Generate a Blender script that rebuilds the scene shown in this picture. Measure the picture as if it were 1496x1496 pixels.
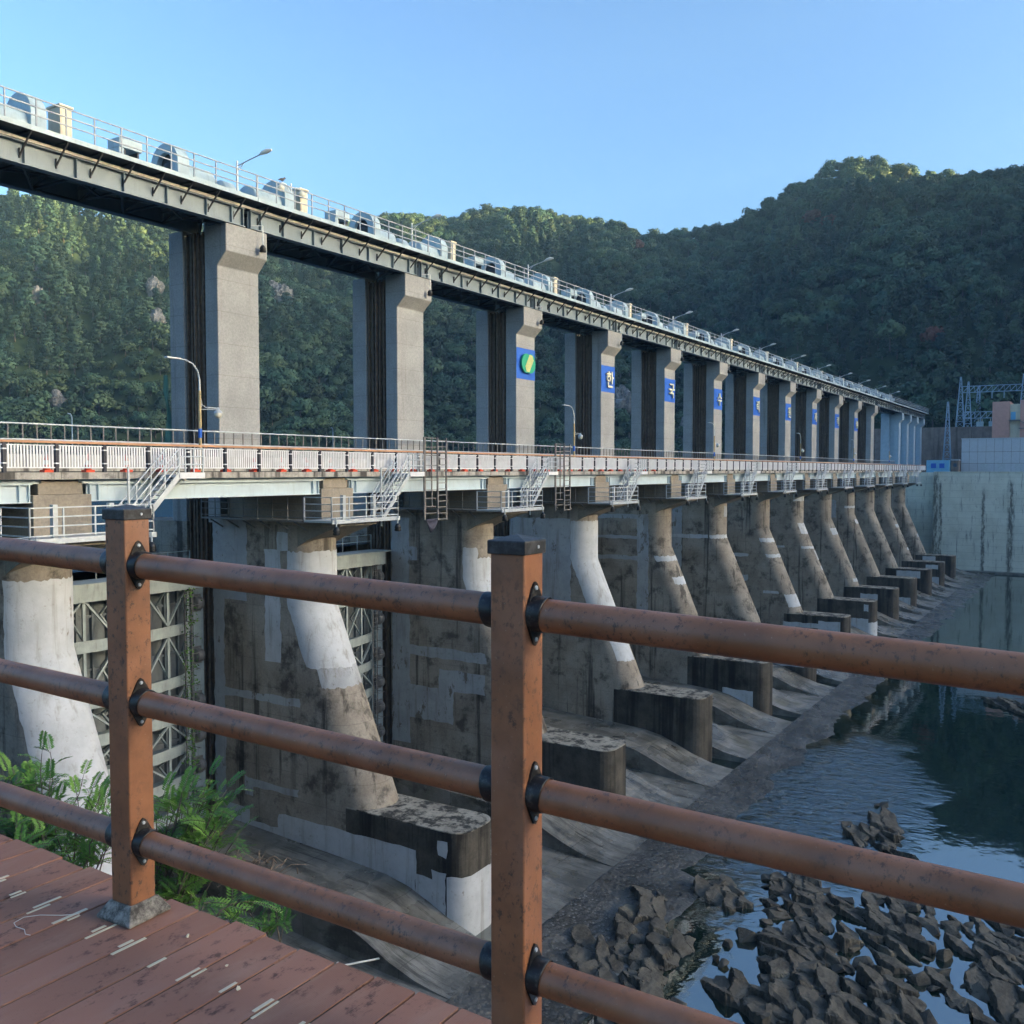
import bpy, bmesh, math, random
import numpy as np
from mathutils import Vector, Matrix, noise
R = math.radians
random.seed(7); np.random.seed(7)
S = bpy.context.scene
for o in list(bpy.data.objects): bpy.data.objects.remove(o)
C = S.collection

# ------------------------------------------------------------------ camera, sky, sun, exposure
F = 1383.0 / 1496.0
TH, PITCH = R(32.06), R(2.526)
FWD = Vector((math.cos(TH), math.sin(TH), 0)); RGT = Vector((math.sin(TH), -math.cos(TH), 0))
cd = bpy.data.cameras.new('camera'); cam = bpy.data.objects.new('camera', cd); C.objects.link(cam)
cd.sensor_width = 36; cd.lens = 36 * F; cd.clip_start = 0.05; cd.clip_end = 9000
cam.location = (0, 0, 0)
look = FWD * math.cos(PITCH) + Vector((0, 0, -math.sin(PITCH)))
cam.rotation_euler = look.to_track_quat('-Z', 'Y').to_euler()
S.camera = cam
SUN_EL = R(8.0)
SUN_H = Vector((0.30, -0.954, 0)).normalized()
W = bpy.data.worlds.new('World'); S.world = W; W.use_nodes = True
wn = W.node_tree; bgn = wn.nodes['Background']
sky = wn.nodes.new('ShaderNodeTexSky'); sky.sky_type = 'NISHITA'; sky.sun_disc = False
sky.sun_elevation = SUN_EL
sky.sun_rotation = math.atan2(SUN_H.x, SUN_H.y)
sky.air_density = 1.0; sky.dust_density = 5.0; sky.ozone_density = 3.0; sky.altitude = 100
gm = wn.nodes.new('ShaderNodeGamma'); gm.inputs[1].default_value = 1.45
hsn = wn.nodes.new('ShaderNodeHueSaturation'); hsn.inputs['Saturation'].default_value = 0.93
wn.links.new(sky.outputs[0], hsn.inputs['Color']); wn.links.new(hsn.outputs[0], gm.inputs[0]); wn.links.new(gm.outputs[0], bgn.inputs[0]); bgn.inputs[1].default_value = 0.14
sl = bpy.data.lights.new('sun', 'SUN'); sun = bpy.data.objects.new('sun', sl); C.objects.link(sun)
sl.energy = 5.0; sl.angle = R(0.5); sl.color = (1.0, 0.76, 0.34)
sd = SUN_H * math.cos(SUN_EL) + Vector((0, 0, math.sin(SUN_EL)))
sun.rotation_euler = sd.to_track_quat('Z', 'Y').to_euler()
sun.location = (60, -60, 120)
S.view_settings.view_transform = 'Standard'; S.view_settings.look = 'None'
S.view_settings.exposure = 1.86; S.view_settings.gamma = 1.0
S.view_settings.use_curve_mapping = False
S.cycles.max_bounces = 6; S.cycles.diffuse_bounces = 3; S.cycles.glossy_bounces = 3
S.cycles.transmission_bounces = 3; S.cycles.volume_bounces = 0; S.cycles.transparent_max_bounces = 6
S.cycles.use_adaptive_sampling = True; S.cycles.adaptive_threshold = 0.02
S.cycles.use_denoising = True
S.cycles.caustics_reflective = False; S.cycles.caustics_refractive = False

# ------------------------------------------------------------------ helpers
def tag(o, label=None, cat=None, group=None, kind=None):
    if label: o['label'] = label
    if cat: o['category'] = cat
    if group: o['group'] = group
    if kind: o['kind'] = kind
    return o

def empty(name, loc, label=None, cat=None, group=None):
    o = bpy.data.objects.new(name, None); C.objects.link(o)
    o.location = loc; o.empty_display_size = 0.2
    return tag(o, label, cat, group)

def copy_tree(o, shift=None, parent=None):
    c = o.copy(); C.objects.link(c)
    if parent: c.parent = parent
    if shift is not None: c.location = Vector(o.location) + Vector(shift)
    for ch in list(o.children): copy_tree(ch, None, c)
    return c

ORD = ['first', 'second', 'third', 'fourth', 'fifth', 'sixth', 'seventh', 'eighth', 'ninth', 'tenth', 'eleventh',
       'twelfth', 'thirteenth', 'fourteenth', 'fifteenth', 'sixteenth', 'seventeenth', 'eighteenth', 'nineteenth', 'twentieth']
def nth(k):
    if k < 20: return ORD[k]
    tens = {2: 'twenty', 3: 'thirty', 4: 'forty'}
    return 'twentieth' if k == 19 else (tens[(k + 1) // 10] + ('-' + ORD[(k + 1) % 10 - 1] if (k + 1) % 10 else 'th'))

class MB:
    def __init__(s): s.v = []; s.f = []; s.m = []; s.sm = []
    def add(s, vs, fs, m=0, smooth=False):
        b = len(s.v); s.v.extend([tuple(v) for v in vs])
        for f in fs:
            s.f.append([b + i for i in f]); s.m.append(m); s.sm.append(smooth)
        return s
    def box(s, x0, x1, y0, y1, z0, z1, m=0):
        return s.add([(x0, y0, z0), (x1, y0, z0), (x1, y1, z0), (x0, y1, z0), (x0, y0, z1), (x1, y0, z1), (x1, y1, z1), (x0, y1, z1)],
                     [(0, 3, 2, 1), (4, 5, 6, 7), (0, 1, 5, 4), (1, 2, 6, 5), (2, 3, 7, 6), (3, 0, 4, 7)], m)
    def bar(s, p, q, w, h, m=0, upv=(0, 0, 1)):
        p, q = Vector(p), Vector(q); d = (q - p).normalized(); u = Vector(upv)
        if abs(d.dot(u)) > 0.99: u = Vector((0, 1, 0))
        a = d.cross(u).normalized() * (w / 2); b = a.cross(d).normalized() * (h / 2)
        vs = [p - a - b, p + a - b, p + a + b, p - a + b, q - a - b, q + a - b, q + a + b, q - a + b]
        return s.add(vs, [(0, 3, 2, 1), (4, 5, 6, 7), (0, 1, 5, 4), (1, 2, 6, 5), (2, 3, 7, 6), (3, 0, 4, 7)], m)
    def tube(s, pts, r, n=8, m=0, cap=True):
        pts = [Vector(p) for p in pts]; rs = r if isinstance(r, (list, tuple)) else [r] * len(pts)
        vs = []; a = None
        for i, p in enumerate(pts):
            d = (pts[min(i + 1, len(pts) - 1)] - pts[max(i - 1, 0)]).normalized()
            if a is None:
                a = d.cross(Vector((0, 0, 1)) if abs(d.z) < 0.95 else Vector((1, 0, 0))).normalized()
            else: a = (a - d * a.dot(d)).normalized()
            b = d.cross(a)
            for k in range(n):
                t = 2 * math.pi * k / n
                vs.append(p + (a * math.cos(t) + b * math.sin(t)) * rs[i])
        fs = [(i * n + k, i * n + (k + 1) % n, (i + 1) * n + (k + 1) % n, (i + 1) * n + k) for i in range(len(pts) - 1) for k in range(n)]
        s.add(vs, fs, m, True)
        if cap:
            s.add(vs[:n], [tuple(range(n))[::-1]], m); s.add(vs[-n:], [tuple(range(n))], m)
        return s
    def lathe(s, c, prof, n=16, m=0, axis='z', a0=0, a1=360):
        full = abs(a1 - a0) >= 360; k = n if full else n + 1; vs = []
        for r, h in prof:
            for i in range(k):
                t = R(a0 + (a1 - a0) * i / n); x, y = r * math.cos(t), r * math.sin(t)
                vs.append((c[0] + x, c[1] + y, c[2] + h) if axis == 'z' else (c[0] + h, c[1] + x, c[2] + y))
        fs = []
        for j in range(len(prof) - 1):
            for i in range(n):
                i2 = (i + 1) % k
                fs.append((j * k + i, j * k + i2, (j + 1) * k + i2, (j + 1) * k + i))
        return s.add(vs, fs, m, True)
    def prism_x(s, poly, x0, x1, m=0):      # polygon in (y,z), run along x
        n = len(poly); vs = [(x0, y, z) for y, z in poly] + [(x1, y, z) for y, z in poly]
        fs = [(i, (i + 1) % n, n + (i + 1) % n, n + i) for i in range(n)] + [tuple(range(n))[::-1], tuple(range(n, 2 * n))]
        return s.add(vs, fs, m)
    def prism_z(s, poly, z0, z1, m=0):
        n = len(poly); vs = [(x, y, z0) for x, y in poly] + [(x, y, z1) for x, y in poly]
        fs = [(i, (i + 1) % n, n + (i + 1) % n, n + i) for i in range(n)] + [tuple(range(n))[::-1], tuple(range(n, 2 * n))]
        return s.add(vs, fs, m)
    def prism_y(s, poly, y0, y1, m=0):      # polygon in (x,z)
        n = len(poly); vs = [(x, y0, z) for x, z in poly] + [(x, y1, z) for x, z in poly]
        fs = [(i, (i + 1) % n, n + (i + 1) % n, n + i) for i in range(n)] + [tuple(range(n))[::-1], tuple(range(n, 2 * n))]
        return s.add(vs, fs, m)
    def build(s, name, mats, parent=None, bevel=0, recalc=True, org=None, segs=2):
        me = bpy.data.meshes.new(name)
        v = np.array(s.v, dtype=float).reshape(-1, 3)
        if parent is not None:
            o_ = Vector(parent.location)
            p = parent.parent
            while p: o_ += Vector(p.location); p = p.parent
            off = np.array(o_)
        elif org is not None: off = np.array(org, float)
        else:
            mn, mx = v.min(0), v.max(0); off = np.array([(mn[0] + mx[0]) / 2, (mn[1] + mx[1]) / 2, mn[2]])
        me.from_pydata((v - off).tolist(), [], s.f)
        mats = mats if isinstance(mats, (list, tuple)) else [mats]
        for m in mats: me.materials.append(m)
        me.polygons.foreach_set('material_index', s.m); me.polygons.foreach_set('use_smooth', s.sm)
        me.update()
        if recalc:
            bm = bmesh.new(); bm.from_mesh(me); bmesh.ops.recalc_face_normals(bm, faces=bm.faces); bm.to_mesh(me); bm.free()
        o = bpy.data.objects.new(name, me); C.objects.link(o)
        if parent is not None: o.parent = parent
        else: o.location = off
        if bevel:
            b = o.modifiers.new('bevel', 'BEVEL'); b.width = bevel; b.segments = segs; b.limit_method = 'ANGLE'; b.angle_limit = R(40)
        return o

# ------------------------------------------------------------------ materials
class NT:
    def __init__(s, name):
        s.mat = bpy.data.materials.new(name); s.mat.use_nodes = True; s.t = s.mat.node_tree
        s.b = s.t.nodes['Principled BSDF']; s._pos = None
    def n(s, typ, props=None, **kw):
        nd = s.t.nodes.new('ShaderNode' + typ)
        for k, v in (props or {}).items(): setattr(nd, k, v)
        for k, v in kw.items():
            k = k.replace('_', ' ') if k not in nd.inputs else k
            s.set(nd.inputs[k], v)
        return nd
    def set(s, sock, v):
        if isinstance(v, bpy.types.NodeSocket): s.t.links.new(v, sock)
        elif isinstance(v, (tuple, list)) and len(v) == 3 and sock.type == 'RGBA': sock.default_value = (*v, 1)
        else: sock.default_value = v
    def pos(s):
        if s._pos is None: s._pos = s.n('NewGeometry').outputs['Position']
        return s._pos
    def objco(s): return s.n('TexCoord').outputs['Object']
    def scale(s, v, sc):
        m = s.n('VectorMath', {'operation': 'MULTIPLY'}); s.set(m.inputs[0], v); m.inputs[1].default_value = sc; return m.outputs[0]
    def noise(s, v, scale, detail=5, rough=0.55, dist=0):
        return s.n('TexNoise', Vector=v, Scale=scale, Detail=detail, Roughness=rough, Distortion=dist).outputs[0]
    def ramp(s, f, a, b, inv=False):
        r = s.n('MapRange', {'clamp': True, 'interpolation_type': 'SMOOTHSTEP'}); s.set(r.inputs[0], f)
        r.inputs[1].default_value = a; r.inputs[2].default_value = b
        r.inputs[3].default_value, r.inputs[4].default_value = (1, 0) if inv else (0, 1); return r.outputs[0]
    def mix(s, f, a, b, mode='MIX'):
        m = s.n('MixRGB', {'blend_type': mode}); s.set(m.inputs[0], f); s.set(m.inputs[1], a); s.set(m.inputs[2], b); return m.outputs[0]
    def math(s, op, a, b=0.0):
        m = s.n('Math', {'operation': op}); s.set(m.inputs[0], a); s.set(m.inputs[1], b); return m.outputs[0]
    def sep(s, v):
        m = s.n('SeparateXYZ'); s.set(m.inputs[0], v); return m.outputs
    def bump(s, h, strength=0.3, dist=0.02):
        b = s.n('Bump', Strength=strength, Distance=dist, Height=h); s.t.links.new(b.outputs[0], s.b.inputs['Normal'])
    def out(s, col, rough=0.8, metal=0.0, spec=0.3):
        s.set(s.b.inputs['Base Color'], col); s.set(s.b.inputs['Roughness'], rough); s.set(s.b.inputs['Metallic'], metal)
        s.b.inputs['Specular IOR Level'].default_value = spec; return s.mat

def concrete(name, c1, c2, stain=(0.03, 0.027, 0.022), s_amt=0.6, streak=(0.55, 0.72), lines=1.6, blotch=(0.5, 0.75), b_amt=0.5, hz=1.0):
    k = NT(name); p = k.pos()
    col = k.mix(k.ramp(k.noise(p, 0.5 * hz, 8, 0.65), 0.3, 0.7), c1, c2)
    col = k.mix(k.math('MULTIPLY', k.ramp(k.noise(p, 0.9 * hz, 9, 0.7), *blotch), b_amt), col, stain)
    stv = k.scale(p, (1.5, 1.5, 0.07))
    col = k.mix(k.math('MULTIPLY', k.ramp(k.noise(stv, 1.0, 6, 0.62), *streak), s_amt), col, stain)
    z = k.sep(p)[2]
    if lines:
        fr = k.math('FRACT', k.math('DIVIDE', z, lines))
        col = k.mix(k.math('MULTIPLY', k.ramp(fr, 0.0, 0.03, True), 0.35), col, stain)
    g = k.noise(p, 9, 8, 0.7)
    col = k.mix(0.22, col, k.mix(k.ramp(g, 0.3, 0.7), (0.02, 0.02, 0.02), (0.6, 0.57, 0.52)), 'OVERLAY')
    k.bump(k.noise(p, 5, 8, 0.7), 0.35, 0.04)
    return k.out(col, 0.88, 0, 0.25)

def paint(name, col, var=0.12, dirt=(0.05, 0.045, 0.04), d_amt=0.25, rough=0.5, metal=0.0, sc=1.5, rust=0.0):
    k = NT(name); p = k.pos()
    dk = tuple(c * (1 - var) for c in col); lt = tuple(min(1, c * (1 + var)) for c in col)
    c = k.mix(k.ramp(k.noise(p, sc, 6), 0.3, 0.7), dk, lt)
    c = k.mix(k.math('MULTIPLY', k.ramp(k.noise(k.scale(p, (3, 3, 0.6)), 1.6, 8, 0.7), 0.5, 0.75), d_amt), c, dirt)
    if rust: c = k.mix(k.math('MULTIPLY', k.ramp(k.noise(p, 3.1, 9, 0.75), 0.6, 0.72), rust), c, (0.12, 0.05, 0.02))
    return k.out(c, rough, metal, 0.4)

M = {}
M['tower'] = concrete('tower_concrete', (0.285, 0.295, 0.295), (0.355, 0.365, 0.365), (0.10, 0.075, 0.055), 0.45, (0.58, 0.75), 1.8, (0.6, 0.8), 0.3)
M['pier'] = concrete('pier_concrete', (0.24, 0.205, 0.165), (0.37, 0.335, 0.28), (0.03, 0.026, 0.022), 0.78, (0.535, 0.66), 1.5, (0.49, 0.66), 0.72, 0.8)
M['wall'] = concrete('wall_concrete', (0.045, 0.041, 0.034), (0.115, 0.103, 0.084), (0.012, 0.011, 0.01), 0.8, (0.46, 0.62), 0, (0.5, 0.7), 0.5)
M['walltop'] = concrete('wall_top_concrete', (0.26, 0.235, 0.19), (0.40, 0.37, 0.30), (0.02, 0.02, 0.018), 0.0, (0.6, 0.7), 0, (0.45, 0.58), 0.92, 1.6)
M['head'] = concrete('head_concrete', (0.24, 0.21, 0.17), (0.34, 0.30, 0.24), (0.06, 0.05, 0.04), 0.5, (0.56, 0.72), 0, (0.55, 0.75), 0.4)
def mk_mortar(name, c1, c2, under, wear):
    k = NT(name); p = k.pos()
    col = k.mix(k.ramp(k.noise(p, 0.8, 8, 0.65), 0.3, 0.7), c1, c2)
    col = k.mix(k.math('MULTIPLY', k.ramp(k.noise(k.scale(p, (1.6, 1.6, 0.12)), 1.3, 8, 0.68), 0.5, 0.7), 0.55), col, under)
    w = k.ramp(k.noise(k.scale(p, (1, 1, 0.5)), 1.1, 11, 0.75), wear, wear + 0.05)
    col = k.mix(w, col, under)
    col = k.mix(k.math('MULTIPLY', k.ramp(k.noise(p, 3.3, 9, 0.75), 0.56, 0.66), 0.45), col, under)
    k.bump(k.noise(p, 6, 8, 0.7), 0.3, 0.03)
    return k.out(col, 0.88, 0, 0.25)
M['mortar'] = mk_mortar('repair_mortar', (0.42, 0.44, 0.45), (0.52, 0.54, 0.55), (0.22, 0.195, 0.16), 0.62)
M['mortar2'] = mk_mortar('old_mortar', (0.30, 0.315, 0.325), (0.39, 0.405, 0.415), (0.17, 0.15, 0.125), 0.57)
M['slotdark'] = concrete('slot_concrete', (0.12, 0.088, 0.065), (0.2, 0.15, 0.115), (0.015, 0.012, 0.01), 0.7, (0.45, 0.65), 0)
M['curb'] = concrete('curb_concrete', (0.36, 0.34, 0.30), (0.46, 0.44, 0.40), (0.05, 0.045, 0.04), 0.9, (0.48, 0.62), 0, (0.5, 0.7), 0.6, 2)
M['hoist'] = paint('bridge_paint', (0.18, 0.23, 0.26), 0.1, (0.06, 0.06, 0.055), 0.3, 0.55, 0.0, 0.8)
M['darksteel'] = paint('dark_steel', (0.05, 0.052, 0.055), 0.2, (0.02, 0.02, 0.02), 0.3, 0.6)
M['rusty'] = paint('rusty_guide', (0.12, 0.085, 0.06), 0.3, (0.03, 0.022, 0.016), 0.6, 0.8, 0, 3)
M['strip'] = paint('pale_conduit', (0.62, 0.62, 0.57), 0.08, (0.2, 0.19, 0.17), 0.3, 0.5)
M['machine'] = paint('machine_paint', (0.33, 0.43, 0.47), 0.1, (0.08, 0.08, 0.08), 0.3, 0.45)
M['galv'] = paint('galvanised_steel', (0.48, 0.52, 0.54), 0.1, (0.2, 0.2, 0.2), 0.2, 0.45, 0.3, 4)
M['railgrey'] = paint('rail_grey', (0.30, 0.34, 0.37), 0.1, (0.2, 0.2, 0.2), 0.2, 0.5, 0, 4)
M['galvdull'] = paint('weathered_steel', (0.20, 0.19, 0.18), 0.15, (0.09, 0.07, 0.05), 0.4, 0.6, 0.2, 4)
M['white'] = paint('white_paint', (0.66, 0.67, 0.68), 0.05, (0.3, 0.28, 0.25), 0.25, 0.45, 0, 3)
M['cream'] = paint('cream_paint', (0.60, 0.54, 0.40), 0.06, (0.25, 0.2, 0.15), 0.3, 0.55)
M['navy'] = paint('navy_paint', (0.02, 0.022, 0.035), 0.1, (0.05, 0.05, 0.05), 0.2, 0.45)
M['orangewood'] = paint('orange_handrail', (0.48, 0.25, 0.13), 0.12, (0.2, 0.1, 0.06), 0.3, 0.6)
M['girder'] = paint('girder_paint', (0.46, 0.55, 0.58), 0.06, (0.15, 0.15, 0.14), 0.25, 0.5)
M['gate'] = paint('gate_paint', (0.31, 0.36, 0.355), 0.12, (0.09, 0.08, 0.065), 0.5, 0.6, 0, 1.5, 0.25)
M['gateskin'] = paint('gate_skin', (0.16, 0.18, 0.185), 0.15, (0.05, 0.045, 0.04), 0.5, 0.7, 0, 1.2, 0.3)
M['bluepaint'] = paint('blue_sign_paint', (0.02, 0.12, 0.52), 0.06, (0.02, 0.05, 0.2), 0.15, 0.5)
M['letter'] = paint('letter_cream', (0.70, 0.66, 0.48), 0.05, (0.3, 0.28, 0.2), 0.15, 0.5)
M['green'] = paint('logo_green', (0.02, 0.34, 0.19), 0.05, (0.02, 0.2, 0.1), 0.1, 0.5)
M['palegold'] = paint('logo_gold', (0.62, 0.60, 0.25), 0.05, (0.3, 0.28, 0.1), 0.1, 0.5)
M['bluetower'] = paint('blue_pier_paint', (0.34, 0.44, 0.52), 0.06, (0.1, 0.14, 0.18), 0.25, 0.6)
M['cone'] = paint('cone_orange', (0.62, 0.06, 0.02), 0.08, (0.2, 0.05, 0.03), 0.2, 0.5)
M['black'] = paint('gap_shade_black', (0.015, 0.015, 0.016), 0.2, (0.04, 0.04, 0.04), 0.2, 0.5)  # near-black colour painting the shade in the deck gaps
M['glass'] = paint('lamp_glass', (0.62, 0.60, 0.48), 0.05, (0.3, 0.3, 0.25), 0.1, 0.15)
M['polegold'] = paint('pole_tan', (0.40, 0.31, 0.16), 0.1, (0.15, 0.1, 0.06), 0.3, 0.5)
M['pink'] = paint('pink_render', (0.52, 0.28, 0.22), 0.06, (0.3, 0.2, 0.16), 0.2, 0.7)
M['panelwhite'] = paint('panel_cladding', (0.50, 0.53, 0.56), 0.04, (0.3, 0.3, 0.3), 0.15, 0.5)
M['bluebox'] = paint('container_blue', (0.16, 0.42, 0.62), 0.06, (0.1, 0.2, 0.3), 0.15, 0.5)
M['lattice'] = paint('lattice_steel', (0.25, 0.36, 0.46), 0.08, (0.15, 0.2, 0.25), 0.2, 0.5)
M['window'] = paint('window_glass', (0.06, 0.10, 0.15), 0.1, (0.02, 0.03, 0.04), 0.1, 0.08)
M['retain'] = concrete('retaining_concrete', (0.18, 0.145, 0.125), (0.27, 0.22, 0.19), (0.05, 0.04, 0.035), 0.6, (0.5, 0.68), 3.0)
M['asphalt'] = paint('asphalt', (0.055, 0.055, 0.055), 0.2, (0.09, 0.085, 0.08), 0.3, 0.9)
M['deadwood'] = paint('dead_wood', (0.20, 0.15, 0.11), 0.3, (0.08, 0.06, 0.04), 0.3, 0.85, 0, 8)
M['tarp'] = paint('dark_tarp', (0.035, 0.035, 0.06), 0.2, (0.1, 0.1, 0.1), 0.2, 0.7)
M['netgreen'] = paint('green_net', (0.05, 0.16, 0.15), 0.2, (0.03, 0.08, 0.08), 0.3, 0.8)

def mk_powerwall():
    k = NT('power_wall_paint'); p = k.pos(); X = k.sep(p)
    c = k.mix(k.ramp(k.noise(p, 0.25, 8, 0.65), 0.3, 0.7), (0.60, 0.59, 0.48), (0.74, 0.73, 0.61))
    fl = k.math('FRACT', k.math('DIVIDE', X[2], 1.55))
    c = k.mix(k.math('MULTIPLY', k.ramp(fl, 0.0, 0.06, True), 0.45), c, (0.13, 0.12, 0.09))
    dr = k.math('MULTIPLY', k.ramp(k.noise(k.scale(p, (1, 1.4, 0.16)), 1.0, 9, 0.7), 0.54, 0.68), 0.7)
    c = k.mix(dr, c, (0.05, 0.048, 0.04))
    for y0, w, zt in ((33.0, 0.9, -1), (31.9, 0.45, -3), (23.05, 0.45, -4.5), (17.6, 0.75, -2.5), (10.5, 0.6, -4), (3, 0.6, -3)):
        wob = k.math('MULTIPLY', k.math('SUBTRACT', k.noise(k.scale(p, (0, 0.3, 0.9)), 1, 5), 0.5), 1.1)
        d = k.math('ABSOLUTE', k.math('ADD', k.math('SUBTRACT', X[1], y0), wob))
        f = k.math('MULTIPLY', k.math('MULTIPLY', k.ramp(d, w * 0.25, w * 1.1, True), k.ramp(k.noise(k.scale(p, (1, 2.2, 0.5)), 0.9, 9, .75), 0.36, 0.56)), k.ramp(k.math('ADD', X[2], k.math('MULTIPLY', wob, 3)), zt - 1, zt + 1, True))
        c = k.mix(k.math('MULTIPLY', f, 0.85), c, (0.045, 0.042, 0.035))
    c = k.mix(k.math('MULTIPLY', k.ramp(k.noise(p, 1.4, 8, .7), 0.6, 0.7), 0.5), c, (0.12, 0.11, 0.09))
    k.bump(k.noise(p, 3, 8, .7), 0.3, 0.04)
    return k.out(c, 0.85)
M['powerwall'] = mk_powerwall()

def mk_rustpaint():
    k = NT('brown_rail_paint'); p = k.pos()
    c = k.mix(k.ramp(k.noise(p, 7, 6, 0.6), 0.3, 0.7), (0.17, 0.066, 0.026), (0.255, 0.102, 0.042))
    c = k.mix(k.math('MULTIPLY', k.ramp(k.noise(p, 3.0, 4), 0.45, 0.75), 0.45), c, (0.29, 0.155, 0.105))
    msk = k.ramp(k.noise(p, 2.6, 3, 0.5), 0.38, 0.56)
    spk = k.ramp(k.noise(k.scale(p, (1, 1, 0.7)), 55, 6, 0.75), 0.54, 0.63)
    c = k.mix(k.math('MULTIPLY', k.math('MULTIPLY', msk, spk), 0.85), c, (0.035, 0.02, 0.014))
    c = k.mix(k.math('MULTIPLY', k.ramp(k.noise(p, 16, 9, 0.76), 0.54, 0.7), 0.6), c, (0.06, 0.032, 0.022))
    c = k.mix(k.math('MULTIPLY', k.ramp(k.noise(p, 120, 3, 0.6), 0.67, 0.73), 0.5), c, (0.33, 0.24, 0.16))
    k.bump(k.noise(p, 160, 6, 0.7), 0.25, 0.002)
    return k.out(c, k.math('ADD', 0.38, k.math('MULTIPLY', k.noise(p, 20, 4), 0.2)), 0, 0.7)
M['rail'] = mk_rustpaint()

def mk_cast():
    k = NT('black_cast_metal'); p = k.pos()
    c = k.mix(k.ramp(k.noise(p, 30, 8, 0.7), 0.5, 0.72), (0.012, 0.012, 0.013), (0.09, 0.085, 0.075))
    return k.out(c, 0.42, 0.3, 0.5)
M['cast'] = mk_cast()
def mk_cap():
    k = NT('cap_metal'); p = k.pos()
    c = k.mix(k.ramp(k.noise(p, 40, 8, 0.7), 0.4, 0.68), (0.02, 0.021, 0.022), (0.055, 0.057, 0.06))
    k.bump(k.noise(p, 90, 6), 0.2, 0.002)
    return k.out(c, 0.5, 0.1, 0.4)
M['cap'] = mk_cap()
def mk_base():
    k = NT('base_cover'); p = k.pos(); X = k.sep(p)
    c = k.mix(k.ramp(k.noise(p, 22, 9, 0.75), 0.35, 0.66), (0.04, 0.037, 0.034), (0.27, 0.26, 0.235))
    return k.out(c, 0.75)
M['base'] = mk_base()

def mk_deck():
    k = NT('deck_boards'); p = k.pos(); X = k.sep(p)
    bid = k.math('FLOOR', k.math('DIVIDE', k.math('SUBTRACT', X[1], 0.02), 0.1535))
    wn_ = k.n('TexWhiteNoise', {'noise_dimensions': '1D'}); k.set(wn_.inputs['W'], bid)
    c = k.mix(wn_.outputs['Value'], (0.235, 0.115, 0.078), (0.305, 0.15, 0.105))
    c = k.mix(k.math('MULTIPLY', k.ramp(k.noise(k.scale(p, (0.6, 2, 1)), 4, 7, 0.65), 0.45, 0.75), 0.55), c, (0.33, 0.205, 0.155))
    c = k.mix(k.math('MULTIPLY', k.math('MULTIPLY', k.ramp(k.noise(k.scale(p, (0.8, 1.3, 1)), 13, 9, 0.75), 0.53, 0.64), k.ramp(k.noise(p, 2.2, 3), 0.4, 0.6)), 0.8), c, (0.045, 0.025, 0.02))
    c = k.mix(k.math('MULTIPLY', k.ramp(k.noise(p, 90, 5, 0.7), 0.62, 0.72), 0.5), c, (0.06, 0.035, 0.03))
    gr = k.math('SINE', k.math('MULTIPLY', X[1], 2 * math.pi / 0.0064))
    h = k.math('ADD', k.math('MULTIPLY', gr, 0.5), k.math('MULTIPLY', k.noise(p, 60, 6), 1.2))
    k.bump(h, 0.35, 0.0015)
    return k.out(c, 0.7, 0, 0.3)
M['deck'] = mk_deck()

def mk_leaf(name, a, b, c3=None, rnd=True, sc=0.05, rough=0.6):
    k = NT(name); p = k.pos()
    f = k.ramp(k.noise(p, sc, 4), 0.3, 0.7)
    col = k.mix(f, a, b)
    if rnd:
        oi = k.n('ObjectInfo').outputs['Random']
        col = k.mix(k.math('MULTIPLY', oi, 0.6), col, c3 or b)
        hs = k.n('HueSaturation'); hs.inputs['Color'].default_value = (1, 1, 1, 1); k.set(hs.inputs['Color'], col)
        k.set(hs.inputs['Value'], k.math('ADD', 0.55, k.math('MULTIPLY', k.math('FRACT', k.math('MULTIPLY', oi, 17.3)), 0.85)))
        col = hs.outputs[0]
    return k.out(col, rough, 0, 0.25)
M['forest'] = mk_leaf('forest_foliage', (0.030, 0.080, 0.050), (0.056, 0.110, 0.060), (0.095, 0.118, 0.042), True, 0.03)
M['pine'] = mk_leaf('pine_foliage', (0.022, 0.062, 0.048), (0.040, 0.084, 0.054), (0.07, 0.098, 0.04), True, 0.03)
M['redleaf'] = mk_leaf('autumn_foliage', (0.13, 0.05, 0.035), (0.17, 0.075, 0.045), None, False, 0.3)
M['paleleaf'] = mk_leaf('pale_foliage', (0.07, 0.12, 0.05), (0.10, 0.15, 0.065), None, False, 0.3)
M['bark'] = paint('bark', (0.10, 0.085, 0.07), 0.2, (0.04, 0.03, 0.025), 0.4, 0.9)
def mk_shrubleaf():
    k = NT('shrub_leaf'); p = k.pos()
    c = k.mix(k.ramp(k.noise(p, 3.2, 4), 0.35, 0.7), (0.07, 0.19, 0.04), (0.17, 0.33, 0.06))
    m = k.out(c, 0.5, 0, 0.35)
    tr = k.n('BsdfTranslucent', Color=c); mx = k.n('MixShader'); mx.inputs[0].default_value = 0.3
    o = k.t.nodes['Material Output']
    k.t.links.new(k.b.outputs[0], mx.inputs[1]); k.t.links.new(tr.outputs[0], mx.inputs[2]); k.t.links.new(mx.outputs[0], o.inputs[0])
    return m
M['shrub'] = mk_shrubleaf()
def mk_hill():
    k = NT('hill_ground'); p = k.pos()
    c = k.mix(k.ramp(k.noise(p, 0.08, 8, .7), 0.35, 0.65), (0.018, 0.035, 0.016), (0.04, 0.058, 0.026))
    return k.out(c, 0.9, 0, 0.1)
M['hill'] = mk_hill()
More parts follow.
